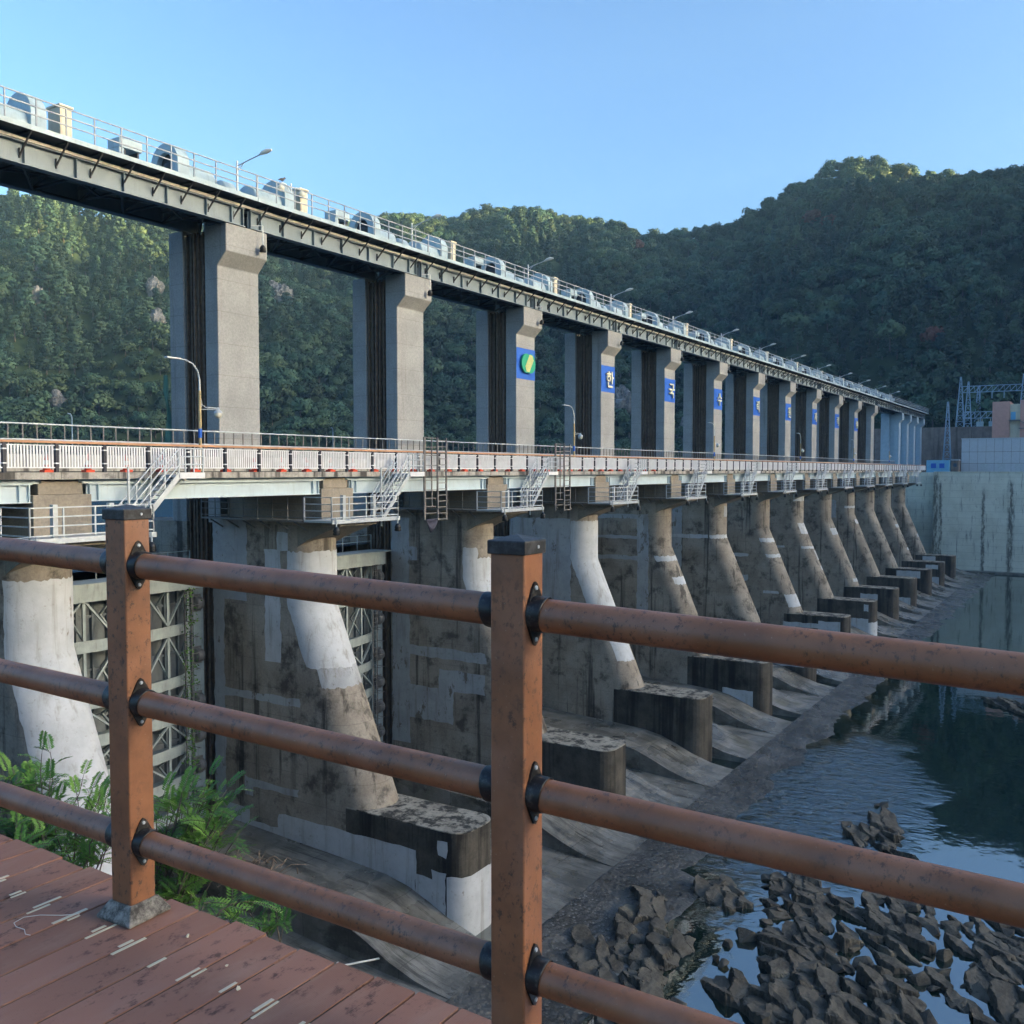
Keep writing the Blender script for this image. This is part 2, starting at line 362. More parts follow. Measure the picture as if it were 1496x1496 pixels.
def mk_cliff():
    k = NT('cliff_rock'); p = k.pos()
    c = k.mix(k.ramp(k.noise(p, 0.25, 9, .7), 0.35, 0.65), (0.10, 0.10, 0.095), (0.25, 0.245, 0.235))
    c = k.mix(k.math('MULTIPLY', k.ramp(k.noise(p, 0.6, 9, .75), 0.55, 0.65), 0.9), c, (0.03, 0.045, 0.025))
    k.bump(k.noise(p, 0.7, 9, .7), 0.8, 0.6)
    return k.out(c, 0.9, 0, 0.2)
M['cliff'] = mk_cliff()
def mk_rock():
    k = NT('river_rock'); p = k.pos(); nrm = k.n('NewGeometry').outputs['Normal']
    st = k.scale(p, (0.5, 1.6, 2.2))
    c = k.mix(k.ramp(k.noise(st, 0.9, 9, .68), 0.3, 0.7), (0.052, 0.045, 0.034), (0.145, 0.128, 0.098))
    c = k.mix(k.math('MULTIPLY', k.ramp(k.noise(p, 2.2, 8, .7), 0.55, 0.68), 0.8), c, (0.025, 0.023, 0.02))
    c = k.mix(k.math('MULTIPLY', k.ramp(k.noise(p, 0.35, 4, .5), 0.6, 0.72), 0.5), c, (0.30, 0.26, 0.18))
    k.bump(k.noise(st, 3.2, 12, .75), 0.8, 0.15)
    return k.out(c, 0.8, 0, 0.3)
M['rock'] = mk_rock()
def mk_weir():
    k = NT('wet_weir_concrete'); p = k.pos()
    c = k.mix(k.ramp(k.noise(p, 0.5, 8, .65), 0.3, 0.7), (0.095, 0.09, 0.072), (0.24, 0.228, 0.195))
    c = k.mix(k.math('MULTIPLY', k.ramp(k.noise(k.scale(p, (1.5, 0.25, 0.6)), 0.8, 8, .7), 0.48, 0.68), 0.85), c, (0.03, 0.027, 0.019))
    c = k.mix(k.math('MULTIPLY', k.ramp(k.noise(k.scale(p, (1.2, 0.3, 0.6)), 0.9, 8, .7), 0.56, 0.75), 0.5), c, (0.32, 0.32, 0.29))
    c = k.mix(k.math('MULTIPLY', k.ramp(k.noise(p, 0.3, 5, .6), 0.58, 0.7), 0.5), c, (0.075, 0.068, 0.015))
    X = k.sep(p); wob = k.math('MULTIPLY', k.noise(p, 1.2, 4), 0.12)
    jy = k.math('FRACT', k.math('DIVIDE', k.math('ADD', X[1], wob), 2.9)); jx = k.math('FRACT', k.math('DIVIDE', k.math('ADD', X[0], wob), 4.7))
    jl = k.math('MAXIMUM', k.ramp(jy, 0.0, 0.022, True), k.ramp(jx, 0.0, 0.012, True))
    c = k.mix(k.math('MULTIPLY', jl, 0.7), c, (0.02, 0.019, 0.015))
    c = k.mix(k.math('MULTIPLY', k.ramp(k.noise(k.scale(p, (2.6, 0.16, 0.3)), 1.3, 7, .7), 0.53, 0.64), 0.75), c, (0.025, 0.023, 0.017))
    k.bump(k.noise(p, 5, 10, .75), 0.7, 0.06)
    return k.out(c, k.math('ADD', 0.15, k.math('MULTIPLY', k.ramp(k.noise(p, 0.3, 5), 0.35, 0.65), 0.6)), 0, 0.7)
M['weir'] = mk_weir()
def mk_gravel():
    k = NT('wet_gravel'); p = k.pos()
    c = k.mix(k.ramp(k.noise(p, 0.35, 8, .65), 0.35, 0.65), (0.035, 0.03, 0.02), (0.10, 0.095, 0.082))
    v = k.n('TexVoronoi', Vector=p, Scale=3.5).outputs['Distance']
    c = k.mix(k.math('MULTIPLY', k.ramp(v, 0.0, 0.35, True), 0.6), c, (0.28, 0.27, 0.25))
    k.bump(k.math('ADD', v, k.noise(p, 9, 6, .7)), 1.0, 0.10)
    return k.out(c, k.math('ADD', 0.12, k.math('MULTIPLY', k.ramp(k.noise(p, 0.5, 5), 0.35, 0.7), 0.4)), 0, 0.8)
M['gravel'] = mk_gravel()
def mk_soil():
    k = NT('bank_soil'); p = k.pos()
    c = k.mix(k.ramp(k.noise(p, 5, 9, .7), 0.35, 0.65), (0.045, 0.035, 0.022), (0.12, 0.10, 0.07))
    k.bump(k.noise(p, 25, 8, .7), 0.7, 0.03)
    return k.out(c, 0.95, 0, 0.1)
M['soil'] = mk_soil()
def mk_water(name, base, calm, ripple, lake=False):
    k = NT(name); p = k.pos(); X = k.sep(p)
    if lake:
        h = k.noise(k.scale(p, (0.35, 1.1, 1)), 1.3, 6, .6); k.bump(h, 0.9, 0.35); rough = 0.12
    else:
        dx = k.math('DIVIDE', k.math('SUBTRACT', X[0], 66), 17.0); dy = k.math('DIVIDE', k.math('SUBTRACT', X[1], 16.5), 6.5)
        d = k.math('SQRT', k.math('ADD', k.math('MULTIPLY', dx, dx), k.math('MULTIPLY', dy, dy)))
        d = k.math('ADD', d, k.math('MULTIPLY', k.math('SUBTRACT', k.noise(p, 0.25, 4), 0.5), 0.9))
        m = k.ramp(d, 0.55, 1.25, True)
        h1 = k.math('MULTIPLY', k.noise(k.scale(p, (1.8, 0.8, 1)), 1.1, 4, .55, 0.8), k.math('MULTIPLY', m, 0.20))
        h2 = k.math('MULTIPLY', k.noise(p, 0.9, 3, .5), 0.006)
        k.bump(k.math('ADD', h1, h2), 1.0, 1.0); rough = 0.03
    k.b.inputs['IOR'].default_value = 1.33 if lake else 2.4
    return k.out(base, rough, 0, 0.5 if lake else 0.9)
M['water'] = mk_water('river_water', (0.006, 0.017, 0.012), 0, 1)
M['lake'] = mk_water('lake_water', (0.012, 0.06, 0.11), 0, 1, True)

# ------------------------------------------------------------------ terrain
UPV = RGT.cross(look)
def azel(x, y):                       # direction of a sight line: azimuth to the right of the view axis, tangent of elevation
    d = look + RGT * ((x - 748) / 1383.0) + UPV * ((748 - y) / 1383.0)
    h = math.hypot(d.x, d.y)
    return math.atan2(d.dot(RGT), d.dot(FWD)), d.z / h
RIDGE = []                            # azimuth, ridge height, ridge distance, foot distance, foot height
for x, y, rr, rf, zf in ((-420, 330, 560, 330, -6), (-150, 330, 560, 330, -6), (0, 322, 540, 335, -6), (60, 300, 530, 340, -6), (150, 312, 520, 345, -6),
                         (250, 335, 520, 350, -6), (330, 345, 540, 355, -6), (430, 345, 580, 360, -6), (560, 334, 640, 370, -6), (600, 330, 650, 375, -6), (650, 336, 650, 380, -6),
                         (680, 326, 650, 380, -6), (730, 322, 650, 385, -6), (830, 326, 650, 390, -6), (900, 346, 650, 390, -6), (940, 362, 650, 385, -6),
                         (990, 352, 640, 380, -6), (1060, 335, 620, 375, -6), (1100, 325, 610, 370, -6), (1130, 300, 610, 365, -4), (1160, 281, 610, 360, -2),
                         (1200, 258, 610, 355, 0), (1250, 240, 610, 350, 2), (1300, 252, 600, 345, 4), (1330, 263, 600, 340, 6), (1380, 270, 590, 335, 8),
                         (1440, 275, 580, 330, 8), (1496, 271, 570, 330, 8)):
    a, t = azel(x, y); RIDGE.append((a, t * rr, rr, rf, zf))
for ad, h, rr, rf, zf in ((36, 212, 540, 320, 0), (45, 236, 530, 300, -5), (49.5, 225, 515, 290, -10), (51, 184, 510, 285, -12), (58.2, 182, 493, 281, -14), (60.2, 200, 490, 280, -15), (62, 190, 488, 280, -15), (67, 130, 450, 260, -20), (75, 86, 390, 230, -24), (90, 84, 370, 210, -24), (105, 84, 370, 210, -24),  # unseen ridge added on the sun's side, height and notch shaped to shade the valley
                          (120, 84, 380, 210, -24), (140, 80, 400, 200, -20), (165, 80, 400, 150, -10)):
    RIDGE.append((R(ad), h, rr, rf, zf))
RA = np.array(RIDGE)
def hill_at(a, v):
    h, rr, rf, zf = (np.interp(a, RA[:, 0], RA[:, j]) for j in (1, 2, 3, 4))
    r = rf + (rr - rf) * v
    if v <= 1: z = zf + (h - zf) * (v ** 0.86)
    else: z = h * max(0.0, 1 - (v - 1) * 1.1)
    p = FWD * (math.cos(a) * r) + RGT * (math.sin(a) * r)
    if v < 1:
        n = noise.noise((p.x * 0.011, p.y * 0.011, 3.1)) + 0.5 * noise.noise((p.x * 0.028, p.y * 0.028, 7.7))
        z += math.sin(math.pi * v) * n * 0.13 * max(h, 60)
        z += math.sin(math.pi * v) ** 0.5 * (abs(noise.noise((a * 9, 0.4 * v, 1.7))) - 0.22) * 0.22 * h
    return p.x, p.y, z
def terrain():
    mb = MB(); na, nv = 300, 30
    a0, a1 = RA[0, 0] - 0.1, RA[-1, 0]
    vs = []
    for i in range(na + 1):
        a = a0 + (a1 - a0) * i / na
        x, y, z = hill_at(a, 0); vs.append((x * 0.97, y * 0.97, z - 16))
        for j in range(nv + 1): vs.append(hill_at(a, 1.6 * j / nv))
    k = nv + 2
    mb.add(vs, [(i * k + j, (i + 1) * k + j, (i + 1) * k + j + 1, i * k + j + 1) for i in range(na) for j in range(nv + 1)], 0, True)
    tag(mb.build('hills', M['hill'], org=(0, 0, 0)), 'forested hills rising behind the dam, plus an unseen ridge added to shade the valley', None, None, 'structure')
terrain()

def sheet(name, x0, x1, y0, y1, z, m, nx=1, ny=1, zf=None, **kw):
    mb = MB(); vs = []
    for i in range(nx + 1):
        for j in range(ny + 1):
            x = x0 + (x1 - x0) * i / nx; y = y0 + (y1 - y0) * j / ny
            vs.append((x, y, zf(x, y) if zf else z))
    mb.add(vs, [(i * (ny + 1) + j, (i + 1) * (ny + 1) + j, (i + 1) * (ny + 1) + j + 1, i * (ny + 1) + j + 1) for i in range(nx) for j in range(ny)], 0, True)
    o = mb.build(name, m, org=(0, 0, 0)); o['kind'] = kw.get('kind', 'structure'); return o
sheet('ground', -930, 930, -930, 930, -28, M['hill'])
sheet('river_water', -60, 238, -420, 30, -23.0, M['water'])
sheet('lake_water', -500, 700, 45.2, 900, -5.3, M['lake'])
# right bank block carrying the power station
yb = MB(); yb.box(236.41, 420, -160, 33.38, -30, -0.55); yb.box(240.41, 420, 33.38, 60, -30, -0.55); tag(yb.build('power_station_yard', M['asphalt']), None, None, None, 'structure')

# near bank under the boardwalk, earth ledge beside it
def bank_z(x, y):
    base = -2.3 - 0.95 * max(0, x - 1.9)
    hump = 0.62 * math.exp(-((x - 2.55) / 0.5) ** 2 - ((y - 3.05) / 0.55) ** 2)
    return base + hump + 0.05 * noise.noise((x * 4, y * 4, 0)) - (0.25 if y < 2 else 0)
def bankmesh():
    nx, ny = 40, 90; vs = []; mb = MB()
    for i in range(nx + 1):
        for j in range(ny + 1):
            x = -5 + 10.4 * i / nx; y = -12 + 46 * j / ny
            vs.append((x, y, bank_z(x, y)))
    mb.add(vs, [(i * (ny + 1) + j, (i + 1) * (ny + 1) + j, (i + 1) * (ny + 1) + j + 1, i * (ny + 1) + j + 1) for i in range(nx) for j in range(ny)], 0, True)
    i0 = nx * (ny + 1); base = len(mb.v)
    low = [(5.42, -12 + 46 * j / ny, -29) for j in range(ny + 1)]
    mb.add([mb.v[i0 + j] for j in range(ny + 1)] + low, [(j, j + 1, ny + 2 + j, ny + 1 + j) for j in range(ny)], 0)
    mb.build('bank', M['soil'], org=(0, 0, 0), recalc=True)['kind'] = 'structure'
bankmesh()

# apron and gravelly riverbed below the weirs
def apron_z(x, y):
    t = (23.35 - y) / 3.6
    return -22.62 - 0.42 * t + (0.17 * noise.noise((x * 0.22, y * 0.3, 2)) + .05 * noise.noise((x * 0.9, y * 0.9, 2)) + 0.03 * noise.noise((x * 3, y * 3, 2)) if t > .3 else 0)
sheet('apron', 6, 236, 16.4, 23.3, 0, M['gravel'], 460, 20, apron_z)
def bed_z(x, y):
    n = noise.noise((x * 0.16, y * 0.16, 5)) + 0.5 * noise.noise((x * 0.5, y * 0.5, 9)) + 0.25 * noise.noise((x * 1.7, y * 1.7, 4))
    near = max(0.0, min(1.0, (60 - x) / 10)) * max(0.0, min(1.0, (y - 12.5) / 6))
    sh = max(0.0, 1 - math.hypot((x - 66) / 13, (y - 16.5) / 5.5))
    return -24.2 + 1.12 * near + 0.75 * min(1, sh * 2) + 0.17 * n + 0.12 * near
sheet('riverbed', 4, 110, -14, 21.2, 0, M['gravel'], 210, 80, bed_z)

# ------------------------------------------------------------------ dam
U0 = 20.87; BAY = 16.0; NP = 13; TW = 3.07
def uk(k): return U0 + BAY * k
NOSE_R = TW / 2
def nose_shift(z):
    if z > -7.4: return 0.0
    return (-7.4 - z) * 0.425
def surf(kind, a, z, off):            # a point on the near flank, the nose or the divider wall of a pier whose near edge is x = 0
    yc = 37.40 - nose_shift(z)
    if kind == 'side': return (-off, a, z)
    t = R(a); r = NOSE_R + off
    return (NOSE_R + r * math.sin(t), yc - r * math.cos(t), z)

def make_patches(u, rects, seed, parent):
    rnd = random.Random(seed)
    for q, (kind, a0, a1, z0, z1, mi) in enumerate(rects):
        mb = MB()
        if kind == 'side': na = max(2, int(abs(a1 - a0) / .5)); av = [a0 + (a1 - a0) * i / na for i in range(na + 1)]
        else: av = [a0] + [g * 4.5 for g in range(int(math.ceil((a0 + 1) / 4.5)), int(math.floor((a1 - 1) / 4.5)) + 1)] + [a1]; na = len(av) - 1
        nz = max(2, int(abs(z1 - z0) / 0.3)); vs = []
        ja = 0.07 if kind == 'side' else 2.0
        for i in range(na + 1):
            for j in range(nz + 1):
                a = av[i]; z = z0 + (z1 - z0) * j / nz
                if i in (0, na): a += rnd.uniform(-ja, ja)
                if j in (0, nz): z += rnd.uniform(-0.06, 0.06)
                if kind == 'side' and a < 37.4 - nose_shift(z) and z > -17.7: a = 37.4 - nose_shift(z)
                x, y, zz = surf(kind, a, z, ((.034 if a < 33.6 and z < -17.6 else 0.010) if kind == 'side' else .018) + 0.003 * (q % 5)); vs.append((x + u, y, zz))
        mb.add(vs, [(i * (nz + 1) + j, (i + 1) * (nz + 1) + j, (i + 1) * (nz + 1) + j + 1, i * (nz + 1) + j + 1) for i in range(na) for j in range(nz)], 0, kind != 'side')
        mb.build('repair_patch', M['mortar2'] if mi else M['mortar'], parent, recalc=False)

PATCH = {
 0: [('nose', -72, 95, -21.8, -4.4, 0), ('nose', -95, 20, -21.8, -14, 0), ('side', 30, 43, -22, -19, 0)],
 1: [('side', 40.6, 43.38, -7.3, -2.8, 1), ('side', 42.5, 43.38, -19.8, -7.3, 1), ('side', 38.0, 39.2, -10.5, -4.35, 0), ('side', 37.3, 38.2, -4.4, -3.4, 0), ('nose', -92, 92, -10.6, -4.4, 0),
     ('nose', -70, 60, -11.6, -10.5, 1), ('side', 36.6, 42.6, -12.85, -12.4, 1), ('side', 36.8, 41.0, -17.8, -17.4, 1), ('side', 40.3, 41.0, -18.4, -17.3, 1),
     ('side', 40.6, 42.6, -21.5, -19.05, 0), ('side', 38.3, 40.7, -21.5, -19.8, 0), ('side', 28.75, 38.35, -22.3, -18.95, 0), ('side', 27.7, 28.8, -22.3, -20.15, 0), ('side', 26.9, 27.75, -22.4, -19.75, 0),
     ('side', 26.8, 27.35, -18.95, -18.15, 0)],
 2: [('side', 41.7, 43.3, -19.5, -3.4, 1), ('side', 41.0, 41.9, -6.4, -5.4, 1), ('side', 35.1, 41.9, -13.1, -12.4, 1), ('side', 35.3, 39.15, -15.3, -13.85, 1), ('side', 37.86, 41.9, -17.6, -15.25, 1),
     ('nose', -80, 70, -9.0, -6.0, 0), ('nose', -80, -40, -6.1, -5.3, 0), ('nose', -50, 30, -11.3, -8.9, 1)],
 3: [('side', 37.4, 43.3, -12.0, -4.0, 1), ('nose', -90, 60, -11.4, -4.2, 0), ('nose', -60, 10, -15.5, -13.9, 0), ('side', 41.6, 43.0, -16, -12.0, 1)],
 4: [('side', 37.5, 38.7, -13.9, -4.5, 1), ('side', 37.6, 43.0, -4.75, -4.3, 1), ('side', 37.5, 43.0, -6.75, -6.4, 1), ('nose', -85, 60, -8.8, -8.3, 0), ('side', 37.4, 43.0, -8.8, -8.4, 1), ('nose', -50, 30, -11, -10.3, 0)],
 5: [('nose', -85, 60, -7.6, -7.2, 0), ('side', 37.4, 42, -7.6, -7.2, 0), ('nose', -20, 10, -5.2, -4.0, 1), ('nose', 10, 50, -10.2, -9.2, 0), ('nose', 10, 50, -16.6, -15.2, 0), ('side', 40.5, 43.2, -12, -4, 1)],
 6: [('nose', -80, 60, -9.0, -8.5, 0), ('side', 38, 43, -10.9, -10.5, 0), ('nose', -80, 60, -10.9, -10.5, 0), ('side', 38, 40, -14, -13.2, 0), ('nose', -70, 60, -16.9, -15.4, 0), ('side', 33, 36, -15.4, -15, 0)],
 7: [('nose', -70, 60, -4.3, -3.4, 0), ('nose', -50, 60, -8.9, -7.4, 0), ('nose', -80, 60, -10.9, -10.6, 0), ('side', 38, 43, -10.9, -10.6, 0), ('nose', -10, 60, -12.5, -11.2, 0), ('nose', -10, 60, -13.9, -13.3, 0)],
 8: [('nose', -50, 40, -9.9, -8.9, 0), ('nose', 10, 60, -13.5, -10.2, 0), ('nose', 0, 50, -15.2, -14.3, 0), ('nose', -40, 60, -17, -16.5, 0), ('side', 40, 43, -10, -7, 1)],
 9: [('nose', -80, 60, -6.4, -6.0, 0), ('nose', -30, 40, -9, -8.3, 0), ('side', 38.5, 42, -8, -5, 1)],
 10: [('nose', 20, 60, -12.6, -11, 0), ('nose', 0, 60, -16.8, -15.8, 0)],
 11: [('nose', -40, 60, -11.2, -10.6, 0), ('nose', 0, 60, -13.4, -12.6, 0), ('nose', -20, 60, -15.6, -15.1, 0)],
 12: [('nose', 0, 60, -9.6, -8.0, 0), ('nose', 0, 60, -11.8, -11, 0), ('nose', -20, 60, -14, -13.4, 0)],
}
WALLPATCH = {3: [], 4: [('w', 27.0, 29.9, -22.4, -20.3)], 5: [('w', 26.6, 31, -20.9, -19.3)], 6: [('w', 26.6, 29.2, -22.6, -18.3), ('w', 26.9, 33.5, -19.3, -18.7)], 7: [('w', 26.6, 30, -22.6, -20), ('w', 26.6, 27.2, -19, -18.1)],
             8: [('w', 28.5, 31, -19.4, -18.6)], 9: [('w', 26.5, 28.5, -22.4, -20.8)], 10: [('w', 27.5, 31.5, -19.3, -18.0)], 11: [('w', 26.8, 29, -19.0, -18.2), ('w', 26.6, 28.5, -22.5, -20.5)], 12: [('w', 29.5, 32, -19.2, -17.9)]}

def tower_parts(root, u, mt=None):
    mt = mt or M['tower']
    a = MB(); a.prism_x([(43.75, -3), (42.7, -3), (42.7, 11.56), (41.95, 12.3), (41.95, 13.84), (43.75, 13.84)], u, u + TW)
    a.build('tower_column', mt, root, 0.05)
    b = MB(); b.box(u, u + TW, 45.6, 46.85, -3, 13.84); b.build('rear_column', mt, root, 0.05)
    c = MB(); c.box(u + 0.22, u + TW - 0.22, 43.751, 45.599, -22.5, 13.5); c.build('guide_slot', M['slotdark'], root)
    d = MB()
    for s in (u + 0.07, u + TW - 0.22):
        for y in (43.95, 44.35, 44.95, 45.35): d.box(s, s + 0.15, y, y + 0.09, -22, 13.6)
    for s in (u - 0.02, u + TW - 0.13): d.box(s, s + 0.15, 44.6, 44.72, -22, 13.6)
    d.build('guide_rail', M['rusty'], root)

def make_pier():
    u = U0
    root = empty('dam_pier', (u + TW / 2, 40, -24))
    tower_parts(root, u)
    # lower body with the swept nose
    zs = [-2.95, -4.4, -6.0, -7.4] + [-7.4 - i * 0.9 for i in range(1, 12)] + [-17.9, -23.5]
    na = 20; vs = []; mb = MB()
    for z in zs:
        yc = 37.4 - nose_shift(max(z, -17.8))
        ring = [(u, 43.4)] + [(u + NOSE_R + NOSE_R * math.sin(R(-90 + 180 * i / na)), yc - NOSE_R * math.cos(R(-90 + 180 * i / na))) for i in range(na + 1)] + [(u + TW, 43.4)]
        vs += [(x, y, z) for x, y in ring]
    n = na + 3
    mb.add(vs, [(j * n + i, j * n + (i + 1) % n, (j + 1) * n + (i + 1) % n, (j + 1) * n + i) for j in range(len(zs) - 1) for i in range(n - 1)], 0, True)
    mb.add([vs[i] for i in range(n)], [tuple(range(n))], 0)
    mb.build('pier_body', M['pier'], root)
    e = MB(); pts = [(u, 45.6), (u, 50)] + [(u + NOSE_R - NOSE_R * math.cos(R(15 * i)), 50 + NOSE_R * math.sin(R(15 * i))) for i in range(13)] + [(u + TW, 45.6)]
    e.prism_z(pts, -23.5, -3); e.build('upstream_nose', M['pier'], root)
    # divider wall
    r = 0.95; y1 = 26.5
    pl = [(u - 0.02, 33.4)] + [(u - 0.02 + r - r * math.cos(R(15 * i)), y1 + r - 0.62 - r * math.sin(R(15 * i))) for i in range(7)]
    pr = [(u + TW + 0.02 - r + r * math.cos(R(15 * i)), y1 + r - 0.62 - r * math.sin(R(15 * i))) for i in range(6, -1, -1)] + [(u + TW + 0.02, 33.4)]
    w = MB(); w.prism_z(pl + pr, -23.6, -17.72); w.build('divider_wall', M['wall'], root, 0.04)
    t = MB(); t.prism_z([(x, y) for x, y in pl + pr], -17.716, -17.66); t.build('wall_top', M['walltop'], root, 0.02)
    h = MB(); h.prism_x([(43.4, -2.94), (33.7, -2.94), (33.7, -2.72), (43.4, -2.72)], u + 0.05, u + TW - 0.05)
    h.prism_x([(37.2, -4.35), (36.0, -3.72), (33.9, -2.945), (40.0, -2.945)], u + 0.12, u + TW - 0.12)
    h.build('head_bracket', M['head'], root, 0.03)
    p = MB(); p.box(u + 0.45, u + TW - 0.1, 35.35, 42.65, -2.72, -0.98); p.box(u + 0.75, u + TW - 0.4, 35.5, 42.6, -0.98, -0.42)
    p.build('bearing_pedestal', M['head'], root, 0.03)
    return root

def pier_label(k):
    x = {0: 'broad pale grey concrete dam pier at the left edge of the view, nose fully plastered',
         1: 'concrete dam pier left of the middle railing post, white plaster on its round nose',
         2: 'concrete dam pier right behind the middle railing post, with stepped grey mortar patches',
         3: 'concrete dam pier whose tower carries the green round emblem',
         4: 'concrete dam pier whose tower carries the letter 한',
         5: 'concrete dam pier whose tower carries the letter 국',
         6: 'concrete dam pier whose tower carries the letter 수',
         7: 'concrete dam pier under the first of the two 력 letters',
         8: 'concrete dam pier whose tower carries the letter 원',
         9: 'concrete dam pier whose tower carries the letter 자',
         10: 'concrete dam pier under the second of the two 력 letters',
         11: 'concrete dam pier whose tower carries the last small round letter board',
         12: 'concrete dam pier with a plain tower, last one before the pale power station wall'}
    return x[k]
pier0 = make_pier(); piers = []
for k in range(NP):
    pr = pier0 if k == 0 else copy_tree(pier0, (BAY * k, 0, 0))
    tag(pr, pier_label(k), 'dam pier', 'piers of the dam'); piers.append(pr)
bpy.context.view_layer.update()
for k in range(NP):
    make_patches(uk(k), PATCH.get(k, []), 100 + k, piers[k])
    rnd = random.Random(k)
    for q, (_, y0, y1, z0, z1) in enumerate(WALLPATCH.get(k, [])):
        mb = MB(); ny = max(2, int((y1 - y0) / .4)); top = [(uk(k) - 0.035 - .003 * q, y0 + (y1 - y0) * i / ny, z1 + rnd.uniform(-.06, .06)) for i in range(ny + 1)]
        bot = [(uk(k) - 0.035 - .003 * q, y0 + (y1 - y0) * i / ny, z0 + rnd.uniform(-.06, .06)) for i in range(ny + 1)]
        mb.add(top + bot, [(i, i + 1, ny + 2 + i, ny + 1 + i) for i in range(ny)], 0); mb.build('repair_patch', M['mortar'], piers[k], recalc=False)
    if k in (1, 6, 7):                # plaster wraps round the end of the divider wall
        u = uk(k); r = 0.985; mb = MB(); arc = [(u - .02 + .95 - r * math.cos(R(15 * i)), 26.5 + .33 - r * math.sin(R(15 * i))) for i in range(7)] + [(u + TW - .93 + r * math.cos(R(15 * i)), 26.83 - r * math.sin(R(15 * i))) for i in range(6, 2, -1)]
        zt = -19.85 if k == 1 else -20.5
        vs = [(x, y, zt + rnd.uniform(-.05, .05)) for x, y in arc] + [(x, y, -23.2) for x, y in arc]; n = len(arc)
        mb.add(vs, [(i, i + 1, n + i + 1, n + i) for i in range(n - 1)], 0, True); mb.build('repair_patch', M['mortar'], piers[k], recalc=False)

# intake towers at the far end, painted blue
for j, u in enumerate((244.9, 256.0, 266.0, 276.3)):
    root = empty('intake_tower', (u + 1.2, 44.5, -3), 'slender blue concrete tower under the top bridge, ' + ORD[j] + ' after the last grey tower', 'tower', 'blue towers at the far end')
    a = MB(); a.prism_x([(43.75, -3), (42.7, -3), (42.7, 11.56), (41.95, 12.3), (41.95, 13.84), (43.75, 13.84)], u, u + 2.4); a.build('tower_column', M['bluetower'], root)
    b = MB(); b.box(u, u + 2.4, 44.9, 46.85, -3, 13.84); b.build('rear_column', M['bluetower'], root)
    c = MB(); c.box(u + .4, u + 2.0, 43.75, 44.9, -3, 13.6); c.build('guide_slot', M['bluetower'], root)

# weirs: a raised chute beside each pier, a lower channel between
def chute(mb, x0, x1):
    prof = [(43.4, -19.9), (37, -20.25), (33, -20.45), (30.6, -20.62), (29.2, -20.9), (28, -21.35), (26.6, -21.95), (25.2, -22.38), (23.9, -22.58), (23.3, -22.63)]
    mb.prism_x([(43.4, -24)] + prof + [(23.3, -24)], x0, x1)
def make_weir(k):
    root = empty('spillway_weir', (uk(k) + TW + 6.5, 33, -24))
    a = MB(); chute(a, uk(k) + TW, uk(k) + TW + 4.7); a.build('chute', M['weir'], root)
    b = MB(); chute(b, uk(k + 1) - 4.75, uk(k + 1)); b.build('chute', M['weir'], root)
    c = MB(); c.prism_x([(44, -24.2), (44, -21.6), (34, -22.0), (27, -22.5), (23.3, -22.66), (23.3, -24.2)], uk(k) + TW + 4.7, uk(k + 1) - 4.75); c.build('channel_floor', M['weir'], root)
    return root
w0 = make_weir(0)
for k in range(NP - 1):
    w = w0 if k == 0 else copy_tree(w0, (BAY * k, 0, 0))
    tag(w, 'wet concrete spillway weir in the ' + nth(k) + ' dam bay from the near bank', 'weir', 'spillway weirs between the piers')
w = copy_tree(w0, (BAY * 12, 0, 0)); tag(w, 'wet concrete spillway weir in the last dam bay beside the pale wall', 'weir', 'spillway weirs between the piers')
list(w.children)[1].location.x -= 3

pm = MB(); vs = []; rnd = random.Random(12)
CP = [(36, -20.3), (33, -20.45), (30.6, -20.62), (29.2, -20.9), (28, -21.35), (26.6, -21.95), (25.2, -22.38), (24.4, -22.5)]
xs = [uk(0) + TW + .8, uk(0) + TW + 2, uk(0) + TW + 3.2, uk(0) + TW + 4.2, uk(0) + TW + 4.66]
for i, x in enumerate(xs):
    for j, (y, z) in enumerate(CP): vs.append((x + (rnd.uniform(-.3, .3) if i < 4 else 0), y, z + .012))
pm.add(vs, [(i * 8 + j, (i + 1) * 8 + j, (i + 1) * 8 + j + 1, i * 8 + j + 1) for i in range(4) for j in range(7)], 0, True); pm.build('repair_patch', M['mortar2'], w0, recalc=False)

